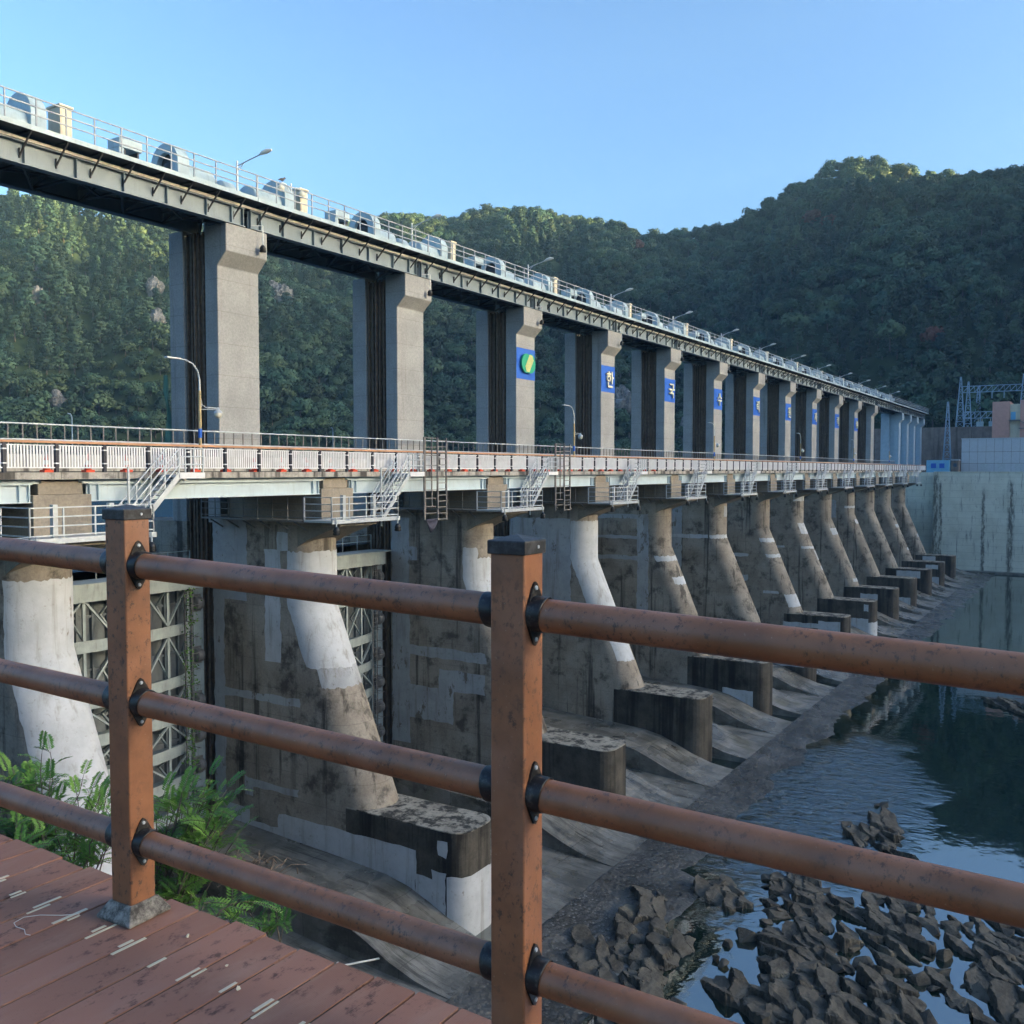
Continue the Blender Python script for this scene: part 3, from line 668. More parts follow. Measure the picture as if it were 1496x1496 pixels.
# ------------------------------------------------------------------ gates
def make_gate(k):
    u0, u1 = uk(k) + TW + 0.05, uk(k + 1) - 0.05
    root = empty('sluice_gate', ((u0 + u1) / 2, 44.4, -20.5))
    a = MB(); a.box(u0 + .3, u1 - .3, 44.75, 44.82, -20.5, -5.75)
    for i in range(14):
        x = u0 + .6 + (u1 - u0 - 1.2) * i / 13; a.box(x - .05, x + .05, 44.55, 44.75, -20.4, -5.9)
    for z in (-7.6, -10.4, -12.9, -15.4, -17.6): a.box(u0 + .3, u1 - .3, 44.6, 44.745, z - .06, z + .06)
    a.build('skin_plate', M['gateskin'], root)
    lev = (-6.2, -8.9, -11.8, -13.8, -15.7, -17.5, -19.3)
    for q, z in enumerate(lev):
        g = MB(); hh = 0.42 if q == 0 else 0.30; n = 12
        def yf(t): return 43.15 if q == 0 else 44.35 - 1.15 * math.sin(math.pi * min(1, max(0, t))) ** 0.55
        for i in range(n):
            t0, t1 = i / n, (i + 1) / n; xa, xb = u0 + .9 + (u1 - u0 - 1.8) * t0, u0 + .9 + (u1 - u0 - 1.8) * t1
            g.bar((xa, yf(t0), z), (xb, yf(t1), z), 0.10, hh * 2)
            g.add([(xa, yf(t0), z), (xb, yf(t1), z), (xb, 44.6, z), (xa, 44.6, z), (xa, yf(t0), z + .03), (xb, yf(t1), z + .03), (xb, 44.6, z + .03), (xa, 44.6, z + .03)],
                  [(0, 3, 2, 1), (4, 5, 6, 7), (0, 1, 5, 4), (2, 3, 7, 6)])
        g.build('girder', M['gate'], root)
    d = MB(); nb = 6
    for q in range(len(lev) - 1):
        za, zb = lev[q] - .3, lev[q + 1] + .3
        for i in range(nb + 1):
            x = u0 + 1.2 + (u1 - u0 - 2.4) * i / nb
            t = (x - u0 - .9) / (u1 - u0 - 1.8); y = 44.35 - 1.1 * math.sin(math.pi * t) ** 0.55
            d.bar((x, y + .05, za), (x, y + .05, zb), 0.16, 0.1)
            if i < nb:
                x2 = x + (u1 - u0 - 2.4) / nb; y2 = 44.35 - 1.1 * math.sin(math.pi * max(0.02, (x2 - u0 - .9) / (u1 - u0 - 1.8))) ** 0.55
                if (i + q) % 2: d.bar((x, y + .08, zb), (x2, y2 + .08, za), 0.12, 0.1)
                else: d.bar((x, y + .08, za), (x2, y2 + .08, zb), 0.12, 0.1)
            d.bar((x, y + .1, zb), (x, 44.6, (za + zb) / 2), 0.1, 0.1); d.bar((x, y + .1, za), (x, 44.6, (za + zb) / 2), 0.1, 0.1)
    d.build('truss', M['gate'], root)
    for s, x in ((1, u0 + .1), (-1, u1 - .1)):
        e = MB(); e.box(min(x, x + s * .7), max(x, x + s * .7), 44.1, 44.7, -20.4, -6.5); e.build('end_post', M['gate'], root)
        for z in (-7.6, -10.6, -13.2, -15.2, -17.0, -18.8):
            r = MB(); r.lathe((x + s * .55 - .22, 43.95, z), [(0, 0), (.36, 0), (.4, .04), (.4, .40), (.36, .44), (0, .44)], 18, 0, 'x')
            r.box(x + s * .55 - .3, x + s * .55 + .3, 44.0, 44.1, z - .5, z + .5); r.build('roller', M['galvdull'], root)
    l = MB(); lx = u1 - 2.0
    for x in (lx, lx + .45): l.bar((x, 43.35, -19.5), (x, 43.35, -6), 0.06, 0.06)
    for i in range(44): l.bar((lx, 43.35, -19.4 + i * .3), (lx + .45, 43.35, -19.4 + i * .3), .03, .03)
    for i in range(15):
        z = -19.2 + .9 * i; l.bar((lx, 43.35, z), (lx - .05, 42.75, z), .03, .03); l.bar((lx + .45, 43.35, z), (lx + .5, 42.75, z), .03, .03); l.bar((lx - .05, 42.75, z), (lx + .5, 42.75, z), .03, .03)
    l.build('ladder', M['galvdull'], root)
    t = MB(); t.box(u0 + .2, u1 - .2, 43.1, 44.9, -5.78, -5.70)
    for i in range(9):
        x = u0 + .4 + (u1 - u0 - .8) * i / 8; t.bar((x, 44.85, -5.7), (x, 44.85, -4.65), .05, .05)
    for z in (-4.65, -5.1): t.bar((u0 + .4, 44.85, z), (u1 - .4, 44.85, z), .045, .045)
    t.build('gate_walkway', M['gate'], root)
    return root
GL = ['steel sluice gate with bowed girders in the bay left of the fully seen pier', 'steel sluice gate seen in the gap right of the white plastered nose', 'steel sluice gate in the dark gap behind the middle railing post']
g0 = make_gate(0)
for k in range(12):
    g = g0 if k == 0 else copy_tree(g0, (BAY * k, 0, 0))
    tag(g, GL[k] if k < 3 else 'steel sluice gate deep in the ' + nth(k) + ' bay from the near bank', 'sluice gate', 'sluice gates of the dam')

# ------------------------------------------------------------------ hoist bridge on top
def make_span(L=16.0):
    x0 = uk(0) + TW / 2
    root = empty('hoist_bridge_span', (x0 + L / 2, 44, 13.85))
    for y in (42.1, 45.75):
        g = MB(); xa, xb = x0 + .18, x0 + L - .18
        g.box(xa, xb, y - .015, y + .015, 13.9, 14.85); g.box(xa, xb, y - .24, y + .24, 13.85, 13.9); g.box(xa, xb, y - .24, y + .24, 14.85, 14.9)
        for i in range(7):
            x = xa + .1 + (xb - xa - .2) * i / 6
            g.box(x - .02, x + .02, y - .2, y - .016, 13.9, 14.85); g.box(x - .02, x + .02, y + .016, y + .2, 13.9, 14.85)
        if y < 43:
            for x in (xa + .9, xb - .9): g.box(x - .05, x + .05, y - .2, y - .016, 13.9, 14.85)
        g.build('girder', M['hoist'], root)
    b = MB()
    for i in range(7):
        x = x0 + .3 + (L - .6) * i / 6
        b.box(x - .05, x + .05, 42.12, 45.73, 14.55, 14.75)
        if i < 6:
            xn = x0 + .3 + (L - .6) * (i + 1) / 6
            b.bar((x, 42.2, 13.98), (xn, 45.6, 13.98) if i % 2 else (xn, 43.9, 13.98), .1, .08); b.bar((x, 45.6, 13.98) if i % 2 == 0 else (x, 43.9, 13.98), (xn, 42.2, 13.98) if i % 2 else (xn, 45.6, 13.98), .1, .08)
            b.bar((x, 42.2, 13.99), (x, 45.7, 13.99), .1, .1); b.bar((x, 42.2, 14.0), (x, 43.9, 14.6), .08, .08); b.bar((x, 45.7, 14.0), (x, 43.9, 14.6), .08, .08)
    b.build('bracing', M['darksteel'], root)
    s = MB(); s.box(x0, x0 + L, 41.80, 41.86, 14.92, 15.06); s.build('conduit', M['strip'], root)
    w = MB(); w.box(x0 + .02, x0 + L - .02, 41.05, 47.0, 15.24, 15.34); w.build('walkway', M['darksteel'], root)
    w2 = MB(); w2.box(x0 + .02, x0 + L - .02, 41.0, 41.05, 15.20, 15.42); w2.box(x0 + .02, x0 + L - .02, 41.06, 46.9, 15.342, 15.40); w2.build('deck_plate', M['machine'], root)
    n = int(round(L / 1.78))
    for i in range(n):
        k = MB(); x = x0 + .9 + (L - 1.8) * i / (n - 1)
        k.bar((x, 42.08, 14.22), (x, 41.06, 15.2), .06, .07); k.box(x - .02, x + .02, 42.0, 42.084, 14.15, 14.6); k.box(x - .04, x + .04, 41.1, 42.1, 15.14, 15.238)
        k.build('bracket', M['darksteel'], root)
    for y in (41.08, 46.9):
        r = MB(); nn = int(round(L / 1.45))
        for i in range(nn + 1):
            x = x0 + .03 + (L - .06) * i / nn; r.bar((x, y, 15.34), (x, y, 16.68), .06, .06, upv=(1, 0, 0))
        for z in (16.68, 16.30, 15.92): r.bar((x0, y, z), (x0 + L, y, z), .055, .055)
        r.build('railing', M['railgrey'], root)
    return root
def span_label(k):
    return ('steel girder span of the top bridge cut by the left picture edge' if k == -1 else
            'steel girder span of the top bridge between the ' + nth(k) + ' and ' + nth(k + 1) + ' tower')
sp0 = make_span()
ex = copy_tree(sp0, (-BAY, 0, 0)); tag(ex, span_label(-1), 'bridge span', 'spans of the top hoist bridge')
for k in range(14):
    s_ = sp0 if k == 0 else copy_tree(sp0, (BAY * k, 0, 0))
    tag(s_, span_label(k), 'bridge span', 'spans of the top hoist bridge')
sp_ = copy_tree(sp0, (BAY * 14 + 0, 0, 0)); tag(sp_, 'last blue looking steel span of the top hoist bridge above the slender blue towers', 'bridge span', 'spans of the top hoist bridge')
sp_ = copy_tree(sp0, (BAY * 15 + 0, 0, 0)); tag(sp_, 'endmost steel span of the top hoist bridge, stopping before the trees', 'bridge span', 'spans of the top hoist bridge')

# hoist machines, offsets measured from a pier's near edge
def make_drum():
    u = uk(1)
    root = empty('hoist_drum', (u - 1.3, 43.6, 15.4))
    a = MB(); n = 20; yc, z0, zc, ro, ri = 43.6, 15.4, 16.55, 1.12, 0.62
    out = [(yc - ro, z0)] + [(yc - ro * math.cos(math.pi * i / n), zc + ro * math.sin(math.pi * i / n)) for i in range(n + 1)] + [(yc + ro, z0)]
    inn = [(yc - ri, z0 + .25)] + [(yc - ri * math.cos(math.pi * i / n), zc + ri * math.sin(math.pi * i / n)) for i in range(n + 1)] + [(yc + ri, z0 + .25)]
    x0, x1 = u - 2.75, u - 2.0; m = len(out)
    vs = [(x0, y, z) for y, z in out] + [(x0, y, z) for y, z in inn] + [(x1, y, z) for y, z in out] + [(x0 + .5, y, z) for y, z in inn]
    a.add(vs, [(i, i + 1, m + i + 1, m + i) for i in range(m - 1)] + [(m - 1, 0, m, 2 * m - 1)] + [(i, i + 1, 2 * m + i + 1, 2 * m + i) for i in range(m - 1)] + [tuple(range(2 * m, 3 * m))] + [(m + i, m + i + 1, 3 * m + i + 1, 3 * m + i) for i in range(m - 1)])
    a.build('arched_housing', M['machine'], root, recalc=False)
    b = MB(); b.lathe((x0 + .1, yc, zc - .1), [(0, .45), (ri * .8, .4), (ri * .85, .3), (ri * .6, .22), (.3, .22), (.2, 0.0), (0, 0)], 16, 0, 'x')
    b.box(x0 + .3, x0 + .5, yc - ri, yc + ri, z0 + .25, zc + ri); b.build('gear', M['darksteel'], root)
    c = MB(); c.lathe((u - 2.0, yc, 16.05), [(.86, 0), (.86, 2.0), (.8, 2.08), (0, 2.08)], 20, 0, 'x', 0, 180); c.box(u - 2.0, u + .05, yc - .86, yc + .86, 15.4, 16.05); c.build('drum_cover', M['machine'], root)
    return root
def make_motor():
    u = uk(1); root = empty('hoist_motor', (u + 1.3, 43.5, 15.4))
    a = MB(); a.lathe((u + .75, 43.4, 16.0), [(0, 0), (.55, .02), (.6, .1), (.6, .8), (.52, .9), (0, .95)], 14, 0, 'x'); a.build('motor_body', M['machine'], root)
    b = MB(); b.box(u + .7, u + 1.8, 43.0, 43.85, 15.4, 15.66); b.box(u + 1.75, u + 2.15, 43.1, 43.9, 15.4, 16.25); b.build('motor_base', M['machine'], root)
    return root
def make_cabinet():
    u = uk(1) + 6.75; root = empty('control_cabinet', (u + .3, 43.4, 15.4))
    a = MB(); a.box(u, u + .62, 42.85, 43.85, 15.4, 17.45); a.build('cabinet_body', M['cream'], root, 0.02)
    b = MB(); b.box(u - .06, u + .68, 42.79, 43.91, 17.45, 17.56); b.build('cabinet_lid', M['cream'], root, 0.015)
    c = MB(); c.box(u + .06, u + .56, 42.83, 42.848, 15.5, 17.35); c.build('door', M['cream'], root)
    return root
def make_drive():
    u = uk(1) + 9.1; root = empty('drive_unit', (u + 1, 43.4, 15.4))
    a = MB(); a.box(u, u + .95, 43, 43.9, 15.4, 15.95); a.build('gear_box', M['machine'], root, .03)
    b = MB(); b.box(u + .95, u + 2.3, 42.95, 43.95, 16.5, 17.0); b.box(u + .95, u + 1.25, 43.0, 43.9, 15.95, 16.5); b.build('drive_cover', M['machine'], root, .03)
    c = MB()
    for x in (u + 1.3, u + 2.1): c.box(x, x + .1, 43.1, 43.8, 15.4, 16.5)
    c.lathe((u + 1.3, 43.45, 16.0), [(0, 0), (.32, 0), (.32, .7), (0, .7)], 12, 0, 'x'); c.build('shaft', M['darksteel'], root)
    return root
d0, m0, c0, v0 = make_drum(), make_motor(), make_cabinet(), make_drive()
d1 = copy_tree(d0); d1.rotation_euler = (0, 0, math.pi); d1.location = (uk(1) + TW + 1.3, 43.6, 15.4)
def wh(k): return 'above the first tower' if k == 0 else 'above the ' + nth(k) + ' tower'
for k in range(0, 14):
    sh = (BAY * (k - 1), 0, 0)
    for src, lab, cat, grp in ((d0, 'arched grey blue drum housing on the left of the lamp ', 'hoist drum', 'rope drums on the top bridge'), (d1, 'arched grey blue drum housing on the right of the lamp ', 'hoist drum', 'rope drums on the top bridge'),
                               (m0, 'small grey motor between the two drums ', 'motor', 'hoist motors on the top bridge'), (c0, 'cream upright cabinet on the top bridge, next after the drums ', 'cabinet', 'control cabinets on the top bridge'),
                               (v0, 'grey box shaped machine in mid span, following the drums ', 'machine', 'drive units on the top bridge')):
        if k == 0 and src in (d0, d1, m0): continue
        o = src if k == 1 else copy_tree(src, sh)
        tag(o, lab + wh(k), cat, grp)
# keep one pair of drums cut by the left edge
o = copy_tree(d1, (-BAY, 0, 0)); tag(o, 'beige lit arched rope drum housing cut by the left picture edge', 'hoist drum', 'rope drums on the top bridge')

# lamps on the top bridge
def make_toplamp():
    u = uk(1) + 1.1; root = empty('bridge_lamp', (u, 42.2, 15.4))
    a = MB(); a.tube([(u, 42.2, 15.4), (u, 42.2, 17.55)], .055, 8); a.tube([(u, 42.2, 17.25), (u + .25, 41.5, 17.55), (u + .42, 40.75, 17.78)], .035, 6); a.tube([(u, 42.2, 16.95), (u + .16, 41.8, 17.42)], .025, 6)
    a.build('pole', M['galv'], root)
    b = MB(); b.tube([(u + .40, 40.85, 17.76), (u + .44, 40.65, 17.84), (u + .52, 40.35, 17.92), (u + .58, 40.05, 17.95)], [.04, .11, .14, .05], 8); b.build('lamp_head', M['strip'], root)
    return root
tl = make_toplamp()
for k in range(1, 14):
    o = tl if k == 1 else copy_tree(tl, (BAY * (k - 1), 0, 0))
    tag(o, 'grey single arm lamp on the top bridge, ' + nth(k - 1) + ' of its row from the left', 'lamp', 'lamps on the top bridge')
gl = empty('globe_lamp', (uk(1) + 5.7, 42.6, 15.4), 'twin globe lamp post on the top bridge with a bird perched on it', 'lamp')
x = uk(1) + 5.7
a = MB(); a.tube([(x, 42.6, 15.4), (x, 42.6, 17.5)], .05, 8)
for s in (-1, 1): a.tube([(x, 42.6, 16.7), (x + s * .4, 42.6, 17.35), (x + s * .75, 42.6, 17.4), (x + s * .85, 42.6, 17.2)], .03, 6)
a.build('pole', M['galv'], gl)
for s in (-1, 1):
    b = MB(); b.lathe((x + s * .85, 42.6, 16.82), [(0, 0), (.16, .04), (.24, .18), (.22, .3), (.1, .4), (0, .42)], 12); b.build('globe', M['glass'], gl)
# bird
bd = MB(); bx = x - .75
bd.tube([(bx - .30, 42.6, 17.47), (bx - .16, 42.6, 17.53), (bx - .02, 42.6, 17.56), (bx + .1, 42.6, 17.58), (bx + .17, 42.6, 17.66), (bx + .22, 42.6, 17.70), (bx + .27, 42.6, 17.69), (bx + .33, 42.6, 17.67)], [.02, .05, .095, .085, .05, .058, .03, .006], 8)
bd.tube([(bx + .02, 42.58, 17.5), (bx + .02, 42.58, 17.41)], .01, 5); bd.tube([(bx + .02, 42.63, 17.5), (bx + .02, 42.63, 17.41)], .01, 5)
tag(bd.build('bird', M['darksteel']), 'small dark bird perched on the twin globe lamp of the top bridge', 'bird')

# floodlights hanging on the tower heads
def flood(x, y, z, up):
    root = empty('floodlight', (x, y, z))
    a = MB(); a.tube([(x, y, z + up), (x, y, z + .1)], .04, 6); a.tube([(x, y, z + up), (x - .5, y + .35, z + up - .05)], .03, 6); a.build('bracket', M['galv'], root)
    b = MB(); b.lathe((x, y, z - .32), [(0, 0), (.15, 0), (.2, .05), (.16, .16), (.19, .2), (.14, .34), (.06, .42), (0, .44)], 12); b.build('lamp_body', M['cast'], root)
    return root
f0 = flood(uk(0) + 2.4, 41.6, 12.9, 1.2)
for k in range(NP):
    o = f0 if k == 0 else copy_tree(f0, (BAY * k, 0, 0))
    if k == 0: continue
    tag(o, 'floodlight hanging at the head of the ' + nth(k - 1) + ' wholly seen tower from the left', 'floodlight', 'floodlights at the tower heads')
for c_ in list(f0.children): bpy.data.objects.remove(c_)
bpy.data.objects.remove(f0)

# blue letter boards
def letter_board(k, ch, label):
    u = uk(k); root = empty('letter_board', (u + TW / 2, 42.69, 7.8), label, 'sign', 'blue letter boards on the towers')
    a = MB(); a.box(u + .004, u + TW - .004, 42.688, 42.697, 7.85, 10.48); a.build('blue_field', M['bluepaint'], root)
    if ch is None:
        n = 28
        for s, cx in (('l', 1.35), ('r', 1.98)):
            e = MB(); pts = [(u + cx - .08 + (.80 * math.cos(2 * math.pi * i / n)), 9.2 + .82 * math.sin(2 * math.pi * i / n)) for i in range(n)]
            y0 = 42.42 if s == 'l' else 42.40
            e.prism_y(pts, y0, 42.60 + (0 if s == 'l' else .003)); e.build('emblem_disc', M['green'], root)
        for i in range(7):
            g = MB(); d = -.36 + i * .12
            cx_, cz_ = u + 1.67 + d * .8, 9.2 - d * .55; hl = .86 - abs(d) * .55
            p_, q_ = (cx_ - hl * .55, cz_ - hl * .83), (cx_ + hl * .55, cz_ + hl * .83)
            g.bar((p_[0], 42.39, p_[1]), (q_[0], 42.39, q_[1]), .085, .02, upv=(0, 1, 0)); g.build('emblem_stripe', M['palegold'], root)
        return
    cu = bpy.data.curves.new('letter_curve', 'FONT'); cu.body = ch; cu.size = 2.05; cu.extrude = 0.07; cu.align_x = 'CENTER'; cu.offset = 0.03
    t = bpy.data.objects.new('letter_tmp', cu); C.objects.link(t); bpy.context.view_layer.update()
    me = bpy.data.meshes.new_from_object(t.evaluated_get(bpy.context.evaluated_depsgraph_get())); bpy.data.objects.remove(t)
    vs = np.array([v.co[:] for v in me.vertices])
    if len(vs) == 0: return
    mn, mx = vs.min(0), vs.max(0); sc = 1.62 / (mx[1] - mn[1]); scx = min(sc, 1.75 / (mx[0] - mn[0]))
    for v in me.vertices:
        x, y, z = v.co; v.co = ((x - (mn[0] + mx[0]) / 2) * scx + .1, -.15 + z * -1.0, (y - mn[1]) * sc + .52)
    me.materials.clear(); me.materials.append(M['letter'])
    o = bpy.data.objects.new('letter', me); C.objects.link(o); o.parent = root
for k, ch in zip(range(3, 12), (None, '한', '국', '수', '력', '원', '자', '력', '㈜')):
    letter_board(k, ch, 'blue field with a green and pale gold round emblem on a tower face' if ch is None else
                 'blue field with the raised cream letter ' + ch + (' nearer the emblem' if k == 7 else ' farther from the emblem' if k == 10 else '') + ' on a tower face')
# ------------------------------------------------------------------ road bridge
def make_road(k):
    x0 = uk(k) + TW / 2; L = BAY
    root = empty('road_bridge_span', (x0 + L / 2, 39, -1.3))
    a = MB(); a.box(x0 + .01, x0 + L - .01, 35.15, 42.45, -.36, -.085); a.build('deck_slab', M['curb'], root)
    r = MB(); r.box(x0, x0 + L, 35.75, 41.9, -.081, -.05); r.build('road_surface', M['asphalt'], root)
    p = MB(); p.box(x0 + .01, x0 + L - .01, 42.0, 42.25, -.081, .75); p.build('parapet', M['curb'], root)
    for y in (35.6, 37.6, 39.6, 41.6):
        g = MB(); xa, xb = x0 + 1.35, x0 + L - 1.05
        g.box(xa, xb, y - .012, y + .012, -1.24, -.58); g.box(xa, xb, y - .17, y + .17, -1.28, -1.24); g.box(xa, xb, y - .17, y + .17, -.58, -.54)
        for x in (xa + .1, xa + .5, xb - .5, xb - .1): g.box(x - .02, x + .02, y - .14, y - .013, -1.24, -.58)
        g.box(xa - .4, xb + .4, y - .1, y + .1, -.54, -.362)
        g.build('girder', M['girder'], root)
    d = MB(); d.box(x0 + 5.4, x0 + 5.6, 35.05, 35.14, -.5, -.1); d.box(x0 + 5.75, x0 + 5.95, 35.05, 35.14, -.5, -.1); d.build('drain_spout', M['strip'], root)
    return root
rd0 = make_road(0)
def road_label(k): return ('road bridge span with pale blue girders cut by the left picture edge' if k == -1 else
                           'road bridge span with blue girders between the ' + nth(k) + ' and ' + nth(k + 1) + ' dam pier')
for k in range(-1, NP):
    o = rd0 if k == 0 else copy_tree(rd0, (BAY * k, 0, 0))
    tag(o, road_label(k), 'road bridge', 'spans of the road bridge')

rail = empty('bridge_railing', (130, 35.25, -.08), 'long white slatted railing with orange handrail along the near edge of the road bridge', 'railing')
h = MB(); X0, PT = 15.9, 2.12
h.box(X0, 236, 35.18, 35.32, 1.06, 1.155); h.build('handrail', M['orangewood'], rail, 0.02)
def panel(x):
    m = MB(); n = 15; xa, xb = x + .1, x + PT - .1
    m.box(xa - .05, xb + .05, 35.225, 35.275, .08, .13); m.box(xa - .05, xb + .05, 35.225, 35.275, .96, 1.0)
    for i in range(n):
        q = xa + (xb - xa) * (i + .5) / n; m.box(q - .036, q + .036, 35.235, 35.265, .13, .96)
    return m
def rpost(x):
    m = MB(); m.box(x - .065, x + .065, 35.18, 35.32, -.084, 1.06)
    return m
def clampm(x):
    m = MB()
    for z in (.25, .8): m.box(x - .08, x + .08, 35.17, 35.33, z, z + .05)
    return m
p0 = panel(X0).build('panel', M['white'], rail); q0 = rpost(X0).build('post', M['navy'], rail); c0_ = clampm(X0).build('clamp', M['white'], q0)
for i in range(1, 100):
    a = p0.copy(); C.objects.link(a); a.location.x += PT * i
    b = q0.copy(); C.objects.link(b); b.location.x += PT * i
    if i < 40: c = c0_.copy(); C.objects.link(c); c.parent = b
m = MB()
for i in range(100, 104):
    t = panel(X0 + PT * i); m.add(t.v, t.f); t = rpost(X0 + PT * i); m.add(t.v, t.f)
m.build('panel', M['white'], rail)['kind'] = 'stuff'

fr = empty('far_railing', (130, 42.1, .75), 'plain silver railing along the far edge of the road in front of the towers', 'railing')
a = MB()
for z in (2.15, 1.42): a.tube([(16, 42.12, z), (237, 42.12, z)], .045, 6)
a.build('rail', M['galv'], fr)
b = MB(); i = 0; x = 16.0
while x < 237: b.bar((x, 42.12, .75), (x, 42.12, 2.14), .05, .05, upv=(1, 0, 0)); x += .69
b.build('baluster', M['galvdull'], fr)

# cones standing behind the near railing
cn = empty('traffic_cone', (22.0, 35.5, -.085))
x = 22.0
a = MB(); a.box(x - .19, x + .19, 35.33, 35.67, -.082, .02); a.lathe((x, 35.5, .02), [(.15, 0), (.115, .2)], 14); a.lathe((x, 35.5, .02), [(.085, .38), (.035, .66), (0, .66)], 14); a.build('cone_body', M['cone'], cn)
b = MB(); b.lathe((x, 35.5, .02), [(.115, .2), (.085, .38)], 14); b.build('reflective_band', M['white'], cn)
for i in range(34):
    o = cn if i == 0 else copy_tree(cn, (1.8 * i, 0, 0))
    tag(o, 'orange traffic cone behind the white bridge railing, ' + nth(i) + ' from the left', 'traffic cone', 'traffic cones behind the bridge railing')

# road lamps
def make_roadlamp():
    x, y = 34.6, 41.6
    root = empty('street_lamp', (x, y, -.05))
    a = MB(); a.tube([(x, y, -.05), (x, y, 4.3)], .085, 10); a.build('pole', M['polegold'], root)
    b = MB(); b.tube([(x, y, 1.75), (x, y, 2.25)], .10, 10); b.build('blue_sleeve', M['bluepaint'], root)
    pts = [(x, y, 4.3), (x, y, 4.9), (x - .12, y, 5.35), (x - .42, y, 5.7), (x - .85, y, 5.85), (x - 1.3, y, 5.88)]
    c = MB(); c.tube(pts, [.055, .05, .048, .045, .042, .04], 8); c.tube([(x, y, 3.2), (x + .12, y, 3.45), (x, y, 3.9)], .02, 6)
    c.tube([(x + .02, y, 4.2), (x + .14, y, 3.55), (x + .4, y, 3.42), (x + 1.25, y, 3.42)], .028, 6); c.tube([(x, y, 3.3), (x + 1.2, y, 3.36)], .02, 6); c.build('arm', M['galv'], root)
    d = MB(); d.box(x - 2.15, x - 1.25, y - .13, y + .13, 5.84, 5.93); d.build('lamp_head', M['galv'], root, .03)
    e = MB(); e.lathe((x + 1.25, y, 2.86), [(0, 0), (.12, .03), (.2, .13), (.22, .24), (.2, .3)], 14); e.build('globe', M['glass'], root)
    f = MB(); f.lathe((x + 1.25, y, 3.15), [(.24, 0), (.2, .1), (.08, .2), (.04, .32), (0, .32)], 14); f.build('hood', M['galv'], root)
    return root
rl = make_roadlamp()
for i, dx in enumerate((0, 42.6, 79.6, 119.2, 157.2, 193)):
    o = rl if i == 0 else copy_tree(rl, (dx, 0, 0))
    tag(o, ('tan street lamp with blue sleeve and globe in front of the first full tower' if i == 0 else
            'street lamp with curved arm and small globe on the road bridge, ' + nth(i) + ' from the left'), 'street lamp', 'street lamps on the road bridge')

mp = None
for i, x in enumerate((31.0, 43.5, 51.5, 60.5)):
    m = MB(); m.tube([(x, 47.6, 0), (x, 47.6, 2.9), (x - .12, 47.55, 3.05), (x - .3, 47.5, 3.06)], .035, 6)
    tag(m.build('marker_post', M['lattice']), 'thin pale blue post behind the far railing, ' + nth(i) + ' from the left', 'post', 'thin blue posts behind the road')
# platforms, stairs, ladders, tarp
def grail(m, pts, zb, zt=1.2, rails=(1.2, .85, .5, .15), gap=1.1, r=.028):
    for p, q in zip(pts[:-1], pts[1:]):
        p, q = Vector((*p, zb)), Vector((*q, zb)); n = max(1, int((q - p).length / gap))
        for i in range(n + 1):
            c = p + (q - p) * i / n; m.bar(c, c + Vector((0, 0, zt)), r * 2, r * 2, upv=(1, 0, 0))
        for z in rails: m.bar(p + Vector((0, 0, z)), q + Vector((0, 0, z)), r * 1.7, r * 1.7)
def make_platform():
    u = uk(1); root = empty('inspection_platform', (u + 1, 35, -2.72))
    a = MB(); a.box(u - .9, u + 4.5, 33.35, 35.3, -2.71, -2.60); a.box(u - .92, u + 4.52, 33.3, 33.36, -2.76, -2.55); a.build('deck', M['galv'], root)
    b = MB(); grail(b, [(u - .88, 35.3), (u - .88, 33.4), (u + 4.45, 33.4), (u + 4.45, 35.2)], -2.6)
    for x in (u + .2, u + 2.6): b.box(x - .1, x + .1, 33.5, 33.7, -2.6, -1.3)
    b.build('railing', M['galv'], root)
    c = MB(); c.box(u - .95, u - .12, 35.32, 43.2, -2.71, -2.62)
    for i in range(6): c.bar((u - .9, 36 + 1.3 * i, -2.72), (u - .02, 36 + 1.3 * i, -3.2), .07, .07)
    c.build('side_gallery', M['galvdull'], root)
    d = MB(); grail(d, [(u - .92, 35.35), (u - .92, 43.2)], -2.62, r=.022); d.build('gallery_railing', M['galvdull'], root)
    return root
def make_stair():
    u = uk(1); root = empty('access_stair', (u + 5, 34.4, -2.6))
    xb, zb, xt, zt = u + 3.9, -2.6, u + 6.25, -.2; y0, y1 = 33.95, 34.85
    a = MB()
    for y in (y0, y1): a.bar((xb, y, zb), (xt, y, zt), .06, .24)
    a.build('stringer', M['galv'], root)
    b = MB()
    for i in range(1, 11):
        t = i / 11; b.box(xb + (xt - xb) * t - .12, xb + (xt - xb) * t + .12, y0 + .03, y1 - .03, zb + (zt - zb) * t - .02, zb + (zt - zb) * t + .015)
    b.build('tread', M['white'], root)
    c = MB(); c.box(xt - .05, u + 7.55, y0 - .05, 35.12, -.30, -.19); c.box(xt - .05, u + 7.55, y0 - .07, y0 - .05, -.36, -.1); c.build('landing', M['white'], root)
    d = MB()
    for y in (y0, y1):
        for hh in (1.15, .8, .45): d.tube([(xb - .02, y, zb + hh), (xt, y, zt + hh)] + ([(u + 7.5, y, zt + hh)] if y == y0 else []), .03, 6)
        for i in range(4):
            t = .04 + i / 3.2; t = min(t, 1); p = Vector((xb + (xt - xb) * t, y, zb + (zt - zb) * t)); d.bar(p, p + Vector((0, 0, 1.15)), .055, .055, upv=(1, 0, 0))
    for x in (xt + .3, xt + .75, u + 7.5): d.bar((x, y0, -.2), (x, y0, .95), .05, .05, upv=(1, 0, 0))
    for hh in (1.15, .8, .45): d.bar((u + 7.5, y0, zt + hh), (u + 7.5, 35.1, zt + hh), .05, .05)
    d.bar((xb - .2, y0, zb - .5), (xb - .2, y0, .15), .07, .07, upv=(1, 0, 0)); d.build('handrail', M['galv'], root)
    return root
